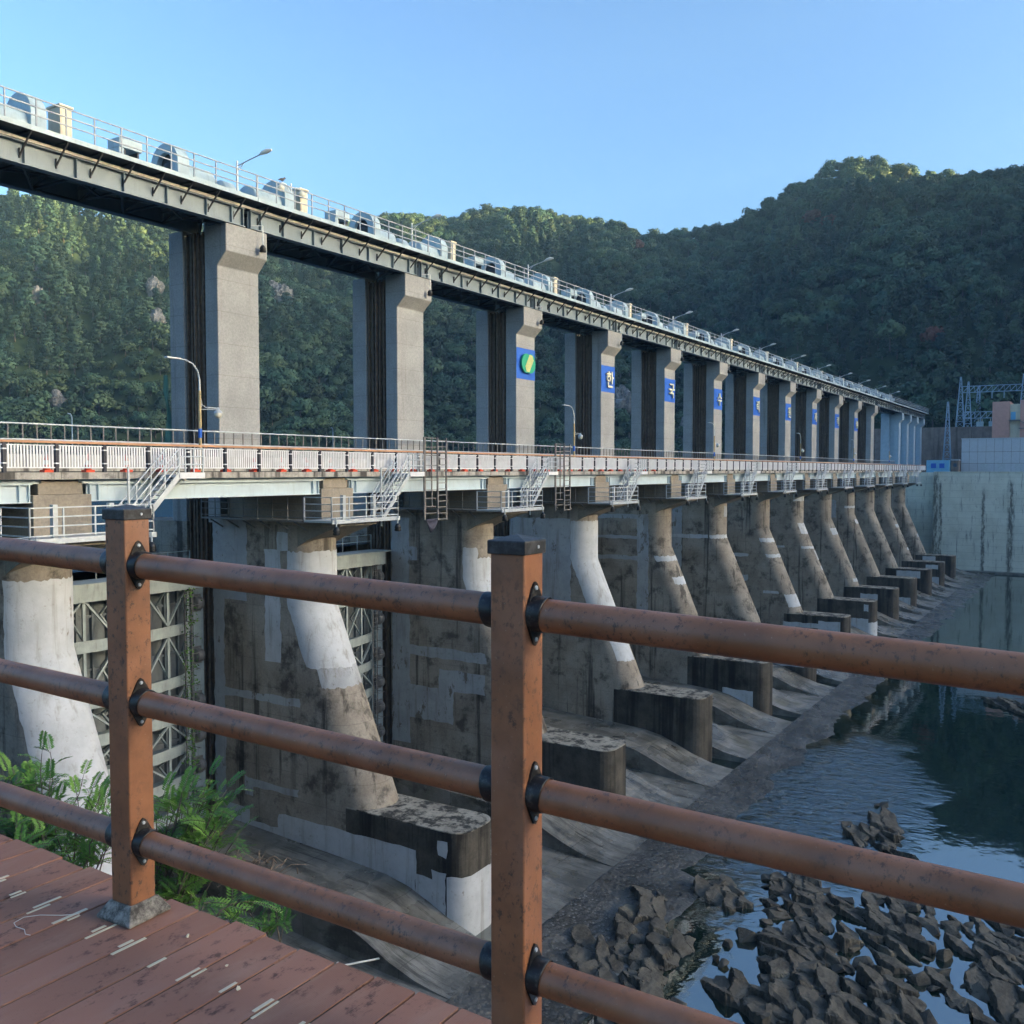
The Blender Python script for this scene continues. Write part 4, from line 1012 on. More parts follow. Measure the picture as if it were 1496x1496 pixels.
def make_ladder():
    u = uk(1) + 8.6; root = empty('frame_ladder', (u + .8, 34.6, -3))
    a = MB(); y = 34.6
    for x in (u, u + .05): a.bar((x, y + .1, -3), (x, y + .1, 2), .09, .09, upv=(1, 0, 0))
    for z in (-2.6, -2.2, -1.7, -1.2, -.6, .3, .9, 1.4, 1.95): a.bar((u, y + .1, z), (u + 1.2, y + .1, z), .05, .05)
    a.bar((u + .75, y + .1, -2.2), (u + .75, y + .1, 2), .06, .06, upv=(1, 0, 0)); a.build('frame', M['galvdull'], root)
    b = MB()
    for x in (u + 1.2, u + 2.1): b.bar((x, y, -3.05), (x, y, 2), .09, .09, upv=(1, 0, 0))
    for i in range(14): b.bar((u + 1.2, y, -3 + .37 * i), (u + 2.1, y, -3 + .37 * i), .06, .05)
    b.build('ladder', M['galvdull'], root)
    return root
pf0, st0, ld0 = make_platform(), make_stair(), make_ladder()
fl0 = flood(uk(1) - .75, 33.2, -3.0, .55); fl1 = flood(uk(1) + 4.2, 33.2, -3.05, .5)
SIDE = lambda k: 'of the ' + nth(k) + ' dam pier'
for k in range(NP):
    sh = (BAY * (k - 1), 0, 0)
    for src, lab, cat, grp in ((pf0, 'silver railed inspection platform round the head ', 'platform', 'inspection platforms at the pier heads'), (st0, 'silver stair from the road down to the platform ', 'stair', 'access stairs'),
                               (fl0, 'black floodlight under the left corner of the platform ', 'floodlight', 'floodlights under the platforms'), (fl1, 'black floodlight under the stair foot ', 'floodlight', 'floodlights under the platforms')):
        o = src if k == 1 else copy_tree(src, sh); tag(o, lab + SIDE(k), cat, grp)
tag(ld0, 'brown grey frame ladder beside the road bridge, left of the middle railing post', 'ladder', 'frame ladders')
o = copy_tree(ld0, (BAY, 0, 0)); tag(o, 'brown grey frame ladder beside the road bridge, right of the middle railing post', 'ladder', 'frame ladders')
tp = MB(); n = 10; vs = []; u = uk(1) + 8.7
for i in range(n + 1):
    for j in range(6):
        t, s = i / n, j / 5; sag = (1 - (2 * t - 1) ** 2); vs.append((u + 1.15 * t, 34.62 - .12 * math.sin(s * 9 + t * 3) * sag, -2.95 - s * (.1 + .75 * sag) ))
tp.add(vs, [(i * 6 + j, (i + 1) * 6 + j, (i + 1) * 6 + j + 1, i * 6 + j + 1) for i in range(n) for j in range(5)], 0, True)
t_ = tp.build('hanging_tarp', M['tarp']); tag(t_, 'dark folded cloth hanging from the foot of the frame ladder', 'cloth')
sm = t_.modifiers.new('thick', 'SOLIDIFY'); sm.thickness = .02

# ------------------------------------------------------------------ right bank
pw = MB(); pw.box(236, 236.4, -60, 33.4, -30, -.47); pw.box(235.9, 236.42, -60, 33.4, -.469, -.30); pw.box(240, 240.4, 33.4, 43, -30, -.5)
pw.box(236.4, 240, 33.385, 33.6, -30, -.5)
wl = pw.build('power_station_wall', M['powerwall']); tag(wl, 'tall pale stained concrete wall of the power station at the right bank', 'wall')
ft = MB(); vs = []
lg = MB(); lg.box(233.5, 235.98, -60, 30, -26, -22.6); tag(lg.build('wall_footing', M['weir']), 'low wet concrete footing along the pale power station wall', 'footing')
b = empty('power_hall', (250, 10, -.5), 'low white panelled power station hall on top of the pale wall', 'building')
a = MB(); a.box(246, 262, -30, 28.9, -.545, 7.3); a.build('cladding', M['panelwhite'], b)
c = MB(); c.box(245.9, 262.1, -30.1, 29.0, 7.3, 7.5); c.build('roof_edge', M['panelwhite'], b)
g = MB()
for i in range(22): y = 27.2 - i * 1.75; g.box(245.985, 245.998, y - .03, y + .03, -.4, 7.3)
for z in (1.6, 4.3): g.box(245.98, 245.997, -30, 28.9, z - .04, z + .04)
g.build('panel_joint', M['galvdull'], b)
for y in (24, 20.4, 16.9, 13): 
    d = MB(); d.box(245.93, 245.99, y - .8, y + .8, -.4, 1.55); dd = d.build('door', M['galv'], b)
b = empty('pink_building', (280, 20, -.5), 'pink and cream power station block behind the white hall', 'building')
a = MB(); a.box(275, 290, 21.2, 25.2, -.545, 17.7); a.box(274.6, 290, 8, 18.8, -.545, 17.9); a.build('pink_wall', M['pink'], b)
c = MB(); c.box(275.6, 290, 18.8, 21.2, -.545, 17.0); c.build('cream_wall', M['cream'], b)
d = MB(); d.box(275.45, 275.6, 19.9, 21.0, 13.0, 15.0); d.build('window', M['bluebox'], b)
e = MB(); e.box(274.0, 275.6, 18.6, 21.4, 12.7, 12.9); e.box(274, 274.6, 14, 19, 10.6, 10.8); e.bar((274.3, 19, 12.7), (274.3, 15.4, 10.8), .3, .2); e.build('balcony', M['galvdull'], b)
b = empty('site_container', (241, 33, -.5), 'light blue site container at the end of the road bridge', 'container')
a = MB(); a.box(240.5, 243, 30.8, 35.7, -.545, 2.35); a.build('container_body', M['bluebox'], b, .04)
for y in (31.8, 33.6): d = MB(); d.box(240.44, 240.497, y, y + 1.1, .5, 1.6); d.build('panel', M['bluepaint'], b)
hb = empty('gate_house', (243, 29.5, -.5), 'small grey brown guard hut between the blue container and the white hall', 'hut')
a = MB(); a.box(242, 245, 28.95, 30.6, -.545, 2.3); a.build('wall', M['retain'], hb); a = MB(); a.box(241.8, 245.2, 28.9, 30.75, 2.3, 2.5); a.build('roof', M['panelwhite'], hb)
a = MB(); a.box(241.95, 241.998, 29.4, 30.1, .8, 1.6); a.build('window', M['window'], hb)
rw = MB(); rw.prism_x([(62, -.55), (62, 12.5), (-40, 12.5), (-40, -.55)], 301, 302.5)
tag(rw.build('retaining_wall', M['retain']), 'brown stained retaining wall below the switchyard at the right', 'wall')
sy = MB(); sy.box(302.5, 420, -60, 62, -.5, 12.4); sy.build('switchyard_ground', M['hill'])['kind'] = 'structure'
def lattice_tower(name, x, y, z0, z1, w0, w1, label, n=8):
    m = MB(); root = empty(name, (x, y, z0), label, 'lattice tower', 'steel lattice towers of the switchyard')
    def cor(t): w = w0 + (w1 - w0) * t; return [Vector((x + a * w / 2, y + b_ * w / 2, z0 + (z1 - z0) * t)) for a, b_ in ((-1, -1), (1, -1), (1, 1), (-1, 1))]
    c0, c1 = cor(0), cor(1)
    for i in range(4): m.bar(c0[i], c1[i], .16, .16)
    m.build('legs', M['lattice'], root); m = MB()
    for q in range(n):
        a, b_ = cor(q / n), cor((q + 1) / n)
        for i in range(4):
            m.bar(a[i], b_[(i + 1) % 4], .09, .09); m.bar(b_[i], b_[(i + 1) % 4], .09, .09)
    m.build('lattice_braces', M['lattice'], root)
def lattice_beam(p, q, label):
    p, q = Vector(p), Vector(q); m = MB(); root = empty('lattice_beam', tuple((p + q) / 2), label, 'beam', 'lattice beams of the switchyard'); n = 10; d = (q - p) / n; hz = Vector((0, 0, .9)); hx = Vector((.8, 0, 0))
    for o_ in (-hz, hz, hx - hz, hx + hz): m.bar(p + o_, q + o_, .14, .14)
    m.build('chords', M['lattice'], root); m = MB()
    for i in range(n):
        m.bar(p + d * i - hz, p + d * (i + 1) + hz, .09, .09); m.bar(p + d * (i + 1) + hz + hx, p + d * i - hz + hx, .09, .09); m.bar(p + d * i - hz, p + d * i + hz, .09, .09)
    for i in (3, 5, 7): m.bar(p + d * i - hz, p + d * i - hz * 3.2, .2, .2)
    m.build('lattice_braces', M['lattice'], root)
lattice_tower('lattice_tower', 255, 33.2, -.55, 16.8, 2.0, .25, 'front steel lattice tower standing lowest beside the blue container', 10)
lattice_tower('lattice_tower', 306, 36.5, 12.4, 27.3, 2.2, .3, 'tall lattice tower at the left end of the upper switchyard beam')
lattice_tower('lattice_tower', 318, 35.8, 12.4, 26.8, 2.2, .3, 'lattice tower just behind the leftmost tall one')
lattice_tower('lattice_tower', 330, 34.3, 12.4, 26.4, 2.2, .3, 'third lattice tower in the row behind the leftmost tall one')
lattice_tower('lattice_tower', 340, 31.8, 12.4, 25.6, 2.2, .3, 'hindmost lattice tower of the row under the beam')
lattice_tower('lattice_tower', 306, 20.2, 12.4, 27.4, 2.4, .3, 'lattice tower behind the pink building at the right picture edge')
lattice_beam((306, 36, 23.6), (306, 20.5, 23.6), 'upper lattice beam spanning between the two tall switchyard towers')
lattice_beam((303, 35.5, 15.9), (303, 20, 15.9), 'lower lattice beam crossing behind the front tower')
for i in range(3):
    y = 31 - i * 3.2; t = empty('transformer', (304, y, 12.4), ('left', 'middle', 'right')[i] + ' small grey transformer under the lower lattice beam', 'transformer', 'transformers of the switchyard')
    a = MB(); a.box(303.2, 304.8, y - .9, y + .9, 12.4, 14.0); a.build('tank', M['machine'], t, .05)
    for q in (-.5, 0, .5): c = MB(); c.lathe((304, y + q, 14), [(.14, 0), (.08, .2), (.14, .3), (.08, .5), (.1, .8), (0, .85)], 8); c.build('insulator', M['cream'], t)

# ------------------------------------------------------------------ forest
def crown_mesh(name, seed, w, h, nclump, nleaf, leaf, kind, mat, mats2=None, trunk=True):
    rnd = random.Random(seed); mb = MB()
    cl = []
    if kind == 'broad':
        for i in range(nclump):
            th = rnd.uniform(0, 2 * math.pi); ph = math.acos(rnd.uniform(-.35, 1)); k = rnd.uniform(.55, .95)
            cl.append((w / 2 * k * math.sin(ph) * math.cos(th), w / 2 * k * math.sin(ph) * math.sin(th), h * .52 + h * .42 * k * math.cos(ph), rnd.uniform(.17, .27) * w, .8))
    else:
        lev = 7
        for i in range(nclump):
            t = (i % lev) / (lev - 1); rr = (w / 2) * (1.0 - .72 * t) * rnd.uniform(.35, 1); th = rnd.uniform(0, 2 * math.pi)
            cl.append((rr * math.cos(th), rr * math.sin(th), h * (.30 + .66 * t) + rnd.uniform(-.3, .3), rnd.uniform(.14, .22) * w, .38))
    nr = []
    for cx, cy, cz, cr, fl in cl:
        for j in range(nleaf):
            d = Vector((rnd.gauss(0, 1), rnd.gauss(0, 1), rnd.gauss(.35, 1))).normalized()
            p = Vector((cx, cy, cz)) + Vector((d.x * cr, d.y * cr, d.z * cr * fl)) * rnd.uniform(.75, 1.08)
            nrm = (d + Vector((rnd.gauss(0, .45), rnd.gauss(0, .45), rnd.gauss(.3, .45)))).normalized()
            a = nrm.cross(Vector((rnd.gauss(0, 1), rnd.gauss(0, 1), rnd.gauss(0, 1)))).normalized(); b_ = nrm.cross(a)
            s = leaf * rnd.uniform(.6, 1.25)
            mb.add([p - a * s - b_ * s * .5, p + a * s * .2 - b_ * s * .8, p + a * s + b_ * s * .3, p - a * s * .3 + b_ * s * .8], [(0, 1, 2, 3)], 0, True); nn = (d * .75 + Vector((cx, cy, cz - h * .45)).normalized() * .5 + Vector((0, 0, .15)) + Vector((rnd.gauss(0, .16), rnd.gauss(0, .16), rnd.gauss(0, .16)))).normalized(); nr += [nn] * 4
    if trunk:
        mb.tube([(0, 0, -.5), (.1, 0, h * .3), (0, .1, h * .75)], [h * .03, h * .024, h * .008], 6, 1)
    me = bpy.data.meshes.new(name); me.from_pydata(mb.v, [], mb.f); me.materials.append(mat); me.materials.append(M['bark'])
    me.polygons.foreach_set('material_index', mb.m); me.polygons.foreach_set('use_smooth', [True] * len(mb.f)); me.update()
    nr += [Vector(v).normalized() for v in mb.v[len(nr):]]; me.normals_split_custom_set_from_vertices(nr)
    return me
tc = bpy.data.collections.new('crown_library')
TREES = []
for i in range(6):
    me = crown_mesh('crown_broad', 10 + i, 7.0 + i * .35, 7.2 + (i % 3) * .8, 26, 44, .43, 'broad', M['forest']); o = bpy.data.objects.new('crown%d' % i, me); tc.objects.link(o); TREES.append(o)
for i in range(2):
    me = crown_mesh('crown_pine', 30 + i, 5.6, 9.5, 32, 36, .40, 'pine', M['pine']); o = bpy.data.objects.new('crown%d' % (6 + i), me); tc.objects.link(o); TREES.append(o)

CLIFFS = []
for x, y, v, s in ((55, 445, .42, 7), (228, 482, .40, 9), (412, 440, .5, 10), (400, 430, .58, 7), (225, 425, .6, 7), (85, 590, .12, 6), (1005, 640, .1, 9), (905, 600, .12, 11), (60, 405, .55, 6)):
    CLIFFS.append((azel(x, y)[0], azel(x, y)[1], s * .8))
def find_v(a, t):
    best = None
    for i in range(60):
        v = i / 59; p = hill_at(a, v); tt = p[2] / math.hypot(p[0], p[1])
        if best is None or abs(tt - t) < best[0]: best = (abs(tt - t), p)
    return Vector(best[1])
CL = [(find_v(a, t), s) for a, t, s in CLIFFS]
CLAB = ['pale rock face low in the left hill near the picture edge', 'pale rock face left of the first full tower', 'pale broken rock face just right of the first full tower', 'small upper rock patch right of the first full tower', 'brownish rock face beside the sunlit trees',
        'small pale rock patch low on the left hill', 'grey rock cut at the foot of the hill between two towers', 'grey rock cut at the hill foot right of the 한 tower', 'narrow rock rib high on the left hill']
for i, (p, s) in enumerate(CL):
    bm = bmesh.new(); bmesh.ops.create_icosphere(bm, subdivisions=4, radius=1)
    for v in bm.verts:
        c = v.co.copy(); n = noise.noise(c * 1.3 + Vector((i * 7, 0, 0))) * .5 + abs(noise.noise(c * 3 + Vector((0, i * 5, 0)))) * .45 + .2 * noise.cell(c * 3.5)
        v.co = Vector((c.x * s * .8, c.y * s * .8, c.z * s * 1.25)) * (.75 + n * .5)
    me = bpy.data.meshes.new('cliff_outcrop'); bm.to_mesh(me); bm.free(); me.materials.append(M['cliff'])
    o = bpy.data.objects.new('cliff_outcrop', me); C.objects.link(o); o.location = p + Vector((-p.x, -p.y, 0)).normalized() * 1.5; tag(o, CLAB[i], 'cliff', 'cliffs on the hills')
nt_ = MB(); vs = []
for i in range(6):
    for j in range(12):
        t, s = i / 5, j / 11; vs.append((36.62 + .45 * t * (.3 + s) + .1 * s, 47.1 + .12 * math.sin(9 * s + 5 * t), 5.6 - 4.2 * s))
nt_.add(vs, [(i * 12 + j, (i + 1) * 12 + j, (i + 1) * 12 + j + 1, i * 12 + j + 1) for i in range(5) for j in range(11)], 0, True)
o = nt_.build('green_net', M['netgreen']); tag(o, 'blue green net hanging behind the first full tower', 'net'); md = o.modifiers.new('t', 'SOLIDIFY'); md.thickness = .03

def make_forest():
    rnd = random.Random(3); pts, sc, rz, kd = [], [], [], []
    a0, a1 = R(-34), R(34); tries = 0
    cell = {}
    sp = 5.1
    while tries < 60000 and len(pts) < 12500:
        tries += 1
        a = rnd.uniform(a0, a1); v = rnd.uniform(0.0, 1.1) ** .9
        x, y, z = hill_at(a, v)
        if v < 0.03 and rnd.random() < .5: continue
        ci = (int(x // sp), int(y // sp)); ok = True
        for ix in (-1, 0, 1):
            for iy in (-1, 0, 1):
                for q in cell.get((ci[0] + ix, ci[1] + iy), []):
                    if (q[0] - x) ** 2 + (q[1] - y) ** 2 < sp * sp * .72: ok = False
        if not ok: continue
        if any((Vector((x, y, z)) - c).length < s * 1.0 for c, s in CL): continue
        cell.setdefault(ci, []).append((x, y))
        s = (.58 + .75 * rnd.random() ** 1.5) * (1.0 + .3 * noise.noise((x * .02, y * .02, 0)))
        pine = noise.noise((x * .012, y * .012, 4)) + (.35 if a < R(-12) else -.1) > .22
        pts.append((x, y, z - .8)); sc.append(s); rz.append(rnd.uniform(0, 6.28)); kd.append(rnd.randint(6, 7) if pine else rnd.randint(0, 5))
    me = bpy.data.meshes.new('forest'); me.from_pydata(pts, [], [])
    for nm, typ, dat in (('scl', 'FLOAT', sc), ('rz', 'FLOAT', rz), ('kd', 'INT', kd)):
        at = me.attributes.new(nm, typ, 'POINT'); at.data.foreach_set('value', dat)
    o = bpy.data.objects.new('forest', me); C.objects.link(o)
    ng = bpy.data.node_groups.new('forest_points', 'GeometryNodeTree')
    ng.interface.new_socket('Geometry', in_out='INPUT', socket_type='NodeSocketGeometry'); ng.interface.new_socket('Geometry', in_out='OUTPUT', socket_type='NodeSocketGeometry')
    N = ng.nodes.new; gi, go = N('NodeGroupInput'), N('NodeGroupOutput'); ip = N('GeometryNodeInstanceOnPoints'); ci = N('GeometryNodeCollectionInfo')
    ci.inputs['Collection'].default_value = tc; ci.inputs['Separate Children'].default_value = True; ci.inputs['Reset Children'].default_value = True
    def attr(nm, t):
        n = N('GeometryNodeInputNamedAttribute'); n.data_type = t; n.inputs['Name'].default_value = nm; return n.outputs['Attribute']
    cx = N('ShaderNodeCombineXYZ'); L = ng.links.new
    L(attr('rz', 'FLOAT'), cx.inputs['Z']); L(gi.outputs[0], ip.inputs['Points']); L(ci.outputs[0], ip.inputs['Instance']); ip.inputs['Pick Instance'].default_value = True
    L(attr('kd', 'INT'), ip.inputs['Instance Index']); L(cx.outputs[0], ip.inputs['Rotation']); L(attr('scl', 'FLOAT'), ip.inputs['Scale']); L(ip.outputs[0], go.inputs[0])
    md = o.modifiers.new('scatter', 'NODES'); md.node_group = ng
    tag(o, 'dense mixed forest covering the hills behind the dam', None, None, 'stuff')
    print('forest trees', len(pts))
make_forest()
# single trees one can tell apart
def single_tree(px, py, mat, seed, sc, label, kind='broad'):
    a, t = azel(px, py); p = find_v(a, t)
    me = crown_mesh('crown', seed, 9, 9, 24, 40, .55, kind, mat, trunk=False)
    root = empty('tree', p + Vector((-p.x, -p.y, 0)).normalized() * 4, label, 'tree'); root.scale = (sc, sc, sc)
    c = bpy.data.objects.new('crown', me); C.objects.link(c); c.parent = root
    m = MB(); m.tube([(0, 0, -1), (.1, 0, 3), (0, .2, 6.5)], [.3, .22, .08], 7)
    for s in (0, 2.1, 4.2): m.tube([(.05, 0, 3), (1.6 * math.cos(s), 1.6 * math.sin(s), 5.6)], [.13, .04], 5)
    tme = bpy.data.meshes.new('trunk'); tme.from_pydata(m.v, [], m.f); tme.materials.append(M['bark']); tr = bpy.data.objects.new('trunk', tme); C.objects.link(tr); tr.parent = root
single_tree(1188, 335, M['redleaf'], 71, 1.05, 'reddish autumn tree in the middle of the right hill, the larger of two')
single_tree(1212, 338, M['redleaf'], 72, .85, 'small reddish autumn tree right of the larger one on the right hill')
single_tree(930, 370, M['redleaf'], 73, .9, 'reddish brown tree near the saddle of the ridge')
single_tree(1300, 505, M['paleleaf'], 74, 1.1, 'pale grey green tree low on the right hill')
single_tree(1360, 505, M['redleaf'], 75, .8, 'brownish tree low on the right hill above the lattice towers')
for i, (px, py, s, lab) in enumerate(((470, 632, .8, 'bushy light green tree at the waterline between the first two full towers'), (580, 636, .6, 'small green tree at the waterline left of the second full tower'), (665, 632, .7, 'round green tree at the waterline before the emblem tower'),
                               (1205, 560, 1.0, 'round bushy tree above the far end of the top bridge'), (1330, 590, .9, 'dark green tree beside the end of the top bridge'), (1352, 600, .8, 'light green bush tree over the brown retaining wall'))):
    single_tree(px, py, M['paleleaf'] if i in (0, 2) else M['forest'], 80 + i, s, lab)

# ------------------------------------------------------------------ rocks in the river
def hull(mb, c, sx, sy, sz, ax, tilt, rnd, n=13):
    bm = bmesh.new()
    rot = Matrix.Rotation(ax, 3, 'Z') @ Matrix.Rotation(tilt, 3, 'X') @ Matrix.Rotation(rnd.gauss(0, .2), 3, 'Y')
    for i in range(n):
        q = Vector((rnd.uniform(-1, 1), rnd.uniform(-1, 1), rnd.uniform(-1, 1)))
        m_ = max(abs(q.x), abs(q.y), abs(q.z)); q = q / m_ * rnd.uniform(.75, 1)
        bm.verts.new(Vector(c) + rot @ Vector((q.x * sx, q.y * sy, q.z * sz)))
    r = bmesh.ops.convex_hull(bm, input=bm.verts)
    bmesh.ops.delete(bm, geom=[g for g in r['geom_interior'] if isinstance(g, bmesh.types.BMVert)], context='VERTS')
    bmesh.ops.triangulate(bm, faces=bm.faces)
    bmesh.ops.subdivide_edges(bm, edges=[e for e in bm.edges if e.calc_length() > .5], cuts=1, use_grid_fill=True)
    for v in bm.verts:
        d = Vector((noise.noise(v.co * 1.7), noise.noise(v.co * 1.7 + Vector((31, 0, 0))), noise.noise(v.co * 1.7 + Vector((0, 57, 0)))))
        v.co += d * .07 * min(sx, sy, sz) * 2
    bm.verts.index_update(); mb.add([v.co[:] for v in bm.verts], [[v.index for v in f.verts] for f in bm.faces]); bm.free()
rk = random.Random(21); STR = R(28)
def hsh(*a):
    x = math.sin(sum(q * k for q, k in zip(a, (12.9898, 78.233, 37.719, 4.581)))) * 43758.5453; return x - math.floor(x)
NOUT = [0]
def outcrop(cx, cy, w, l, h, n, label, flat=False):
    # fractured bedrock: tilted plates between joints, rising out of the water along a broken outline
    NOUT[0] += 1; sd = NOUT[0] * 3.7; g = .085; w *= 1.2; l *= 1.2; h *= .55
    np_, nq = int(2.7 * l / g), int(2.7 * w / g); vs = []
    st = STR + (hsh(sd, 2) - .5) * .9; ca, sa = 1.35 + .8 * hsh(sd, 3), .62 + .45 * hsh(sd, 4); dip = .30 + .3 * hsh(sd, 6)
    def edge(p, q):
        r = (p / l) ** 2 + (q / w) ** 2
        return 1.05 - r - .95 * noise.noise((p * .65 + sd, q * .65, sd)) - .4 * noise.noise((p * 1.7 + sd, q * 1.7, 2 * sd))
    for i in range(np_ + 1):
        for j in range(nq + 1):
            p = (i / np_ - .5) * 2.7 * l + (hsh(i, j, sd) - .5) * .05; q = (j / nq - .5) * 2.7 * w + (hsh(i, j, sd, 5) - .5) * .05
            wp = p + .4 * noise.noise((p * .9, q * .9, sd)); wq = q + .24 * noise.noise((p * 1.1, q * 1.1, sd + 5))
            gi, gj = math.floor(wp / ca), math.floor(wq / sa); d1 = d2 = 9e9; best = None
            for a_ in (-1, 0, 1):
                for b_ in (-1, 0, 1):
                    ux, uy = gi + a_, gj + b_; px_, py_ = (ux + .1 + .8 * hsh(ux, uy, sd)) * ca, (uy + .1 + .8 * hsh(ux, uy, sd, 7)) * sa
                    dd = ((wp - px_) / ca) ** 2 + ((wq - py_) / sa) ** 2
                    if dd < d1: d2, d1, best = d1, dd, (ux, uy, px_, py_)
                    elif dd < d2: d2 = dd
            ux, uy, px_, py_ = best; base = edge(px_, py_); rn = hsh(ux, uy, sd, 9)
            if base <= 0 or rn < .15: z = -.3 - .1 * rn
            else:
                z = h * (.16 + .75 * min(1, base) ** .6 * (.25 + .75 * rn))
                z += (wq - py_) * dip * (.45 + .6 * hsh(ux, uy, sd, 2)) + (wp - px_) * .28 * (hsh(ux, uy, sd, 3) - .5) * 2
                gap = math.sqrt(d2) - math.sqrt(d1)
                if gap < .09: z -= .16 * (1 - gap / .09) * (.3 + hsh(ux, uy, sd, 11))
            z += .05 * noise.noise((p * 2.4, q * 2.4, sd)) + .025 * noise.noise((p * 6.5, q * 6.5, sd))
            vs.append((cx + p * math.cos(st) - q * math.sin(st), cy + p * math.sin(st) + q * math.cos(st), -23.05 + z))
    mb = MB(); k = nq + 1; fs = []
    for i in range(np_):
        for j in range(nq):
            a_, b_, c_, d_ = i * k + j, (i + 1) * k + j, (i + 1) * k + j + 1, i * k + j + 1
            if max(vs[a_][2], vs[b_][2], vs[c_][2], vs[d_][2]) > -23.2: fs += [(a_, b_, c_), (a_, c_, d_)]
    use = sorted({i for f in fs for i in f}); mp = {o: i for i, o in enumerate(use)}
    mb.add([vs[i] for i in use], [tuple(mp[i] for i in f) for f in fs])
    for i in range(max(3, n // 3)):
        a, r = rk.uniform(0, 6.283), math.sqrt(rk.random()) * 1.0; ex, ey = l * r * math.cos(a), w * r * math.sin(a)
        s = rk.uniform(.25, .8)
        hull(mb, (cx + ex * math.cos(st) - ey * math.sin(st), cy + ex * math.sin(st) + ey * math.cos(st), -23.0 + h * .3 * max(0, 1 - r)), s * .95, s * .65, s * .28, st + rk.gauss(0, .8), R(-12) + rk.gauss(0, .2), rk, rk.randint(9, 13))
    tag(mb.build('rock_outcrop', M['rock'], recalc=False), label, 'rock', 'dark rocks in the riverbed')
# clusters given in river coordinates (along the dam, across)
outcrop(42.6, 18.6, 1.4, 4.4, 1.15, 34, 'long dark rock ridge at the edge of the gravel, left of the calm pools')
outcrop(38.6, 19.6, 1.1, 2.2, .8, 18, 'low broken rocks just right of the middle railing post foot')
outcrop(36.5, 16.2, 1.5, 2.4, .9, 20, 'dark blocky rocks at the bottom edge right of the middle railing post')
outcrop(48.5, 17.0, 1.0, 1.8, .8, 16, 'pointed rock group where the gravel meets the pools')
outcrop(52.0, 14.0, 1.3, 2.4, .8, 22, 'upper jagged rock ridge of the large pool outcrop')
outcrop(49.5, 13.2, 1.4, 2.6, .8, 24, 'jagged rocks below the upper ridge of the large pool outcrop')
outcrop(47.3, 11.7, 1.0, 2.2, .55, 14, 'flat dark rocks in the middle of the pools')
outcrop(50.6, 10.8, 1.0, 2.2, .5, 14, 'low layered rocks in the pools under the long rail')
outcrop(51.6, 8.4, 1.3, 2.0, .8, 18, 'rounded rock shoulder right of the layered rocks')
outcrop(48.6, 8.3, 1.2, 2.4, .9, 20, 'massive rock rib at the right side of the large outcrop')
outcrop(45.2, 9.2, 1.5, 2.4, 1.2, 26, 'tallest pale edged rocks in the middle of the large outcrop')
outcrop(44.0, 11.6, 1.5, 2.2, .95, 22, 'broken rocks left of the tallest ones in the large outcrop')
outcrop(41.0, 10.0, 1.7, 2.6, 1.0, 28, 'lower middle rock mass of the large outcrop')
outcrop(39.5, 12.4, 1.3, 2.2, .9, 20, 'lower left rock mass of the large outcrop')
outcrop(37.6, 9.4, 1.6, 2.4, .9, 20, 'rock mass at the bottom picture edge below the large outcrop')
outcrop(42.4, 7.3, 1.2, 2.2, .8, 18, 'smooth sloping rock rib at the lower right of the large outcrop')
outcrop(50.3, 4.9, 1.0, 1.8, .9, 16, 'rock knob at the upper left of the right hand outcrop')
outcrop(48.4, 3.3, 1.4, 2.4, 1.0, 22, 'large smooth rock of the right hand outcrop')
outcrop(51.5, 2.6, 1.2, 2.2, .6, 14, 'low rocks of the right hand outcrop at the picture edge')
outcrop(45.4, 2.8, 1.3, 2.4, 1.0, 20, 'lower rock mass of the right hand outcrop')
outcrop(44.6, 5.4, .6, 1.6, .7, 8, 'narrow rock tongue between the two large outcrops')
outcrop(64.6, 11.9, 1.0, 3.2, 1.0, 20, 'long flat topped rock island in the open water')
outcrop(61.2, 12.4, .8, 1.4, .7, 10, 'small rock at the near end of the long island')
outcrop(60.2, 10.3, .7, 1.7, .6, 8, 'low rock right below the long island')
outcrop(102.5, 6.4, 1.5, 3.0, .9, 12, 'distant dark rock tip at the right picture edge')
for i, (x, y, s) in enumerate(((44.8, 14.4, .55), (43.6, 14.95, .28), (42.0, 15.0, .25), (41.6, 14.5, .28), (46.3, 5.9, .4), (44.9, 6.6, .45), (47.9, 5.9, .4), (46.8, 14.0, .3))):
    mb = MB(); hull(mb, (x, y, -22.95), s * 1.1, s * .8, s * .9, rk.uniform(0, 3), .3, rk, 14)
    tag(mb.build('boulder', M['rock'], recalc=False), ('largest lone boulder in the left pool', 'small lone boulder left of the largest one', 'smaller boulder at the edge of the left pool', 'pebble like boulder near the pool edge', 'upper boulder in the channel between the outcrops',
        'lower boulder in the channel between the outcrops', 'boulder at the head of the channel', 'boulder tucked beside the jagged rocks')[i], 'boulder', 'lone boulders in the pools')

# ------------------------------------------------------------------ plants by the boardwalk
def pinnate(mb, base, d, up, length, rnd, pairs=13):
    d = d.normalized(); s = d.cross(up).normalized(); nrm = s.cross(d)
    pts = []
    for i in range(7):
        t = i / 6; pts.append(base + d * length * t - Vector((0, 0, 1)) * length * .28 * t * t)
    mb.tube(pts, [.0016] * 7, 3, 1, False)
    for i in range(pairs):
        t = .14 + .86 * i / (pairs - 1); k = t * 6; j = min(5, int(k)); p = pts[j].lerp(pts[j + 1], k - j); dd = (pts[j + 1] - pts[j]).normalized()
        ll = length * .24 * (1 - .55 * abs(t - .45) ** 1.2) * rnd.uniform(.85, 1.1)
        for sg in (-1, 1):
            q = (s * sg * .9 + dd * .45 + nrm * rnd.uniform(-.05, .25)).normalized(); w = dd * ll * .17
            mid = p + q * ll * .5 + nrm * .002
            mb.add([p, mid - w, p + q * ll, mid + w], [(0, 1, 2, 3)], 0)
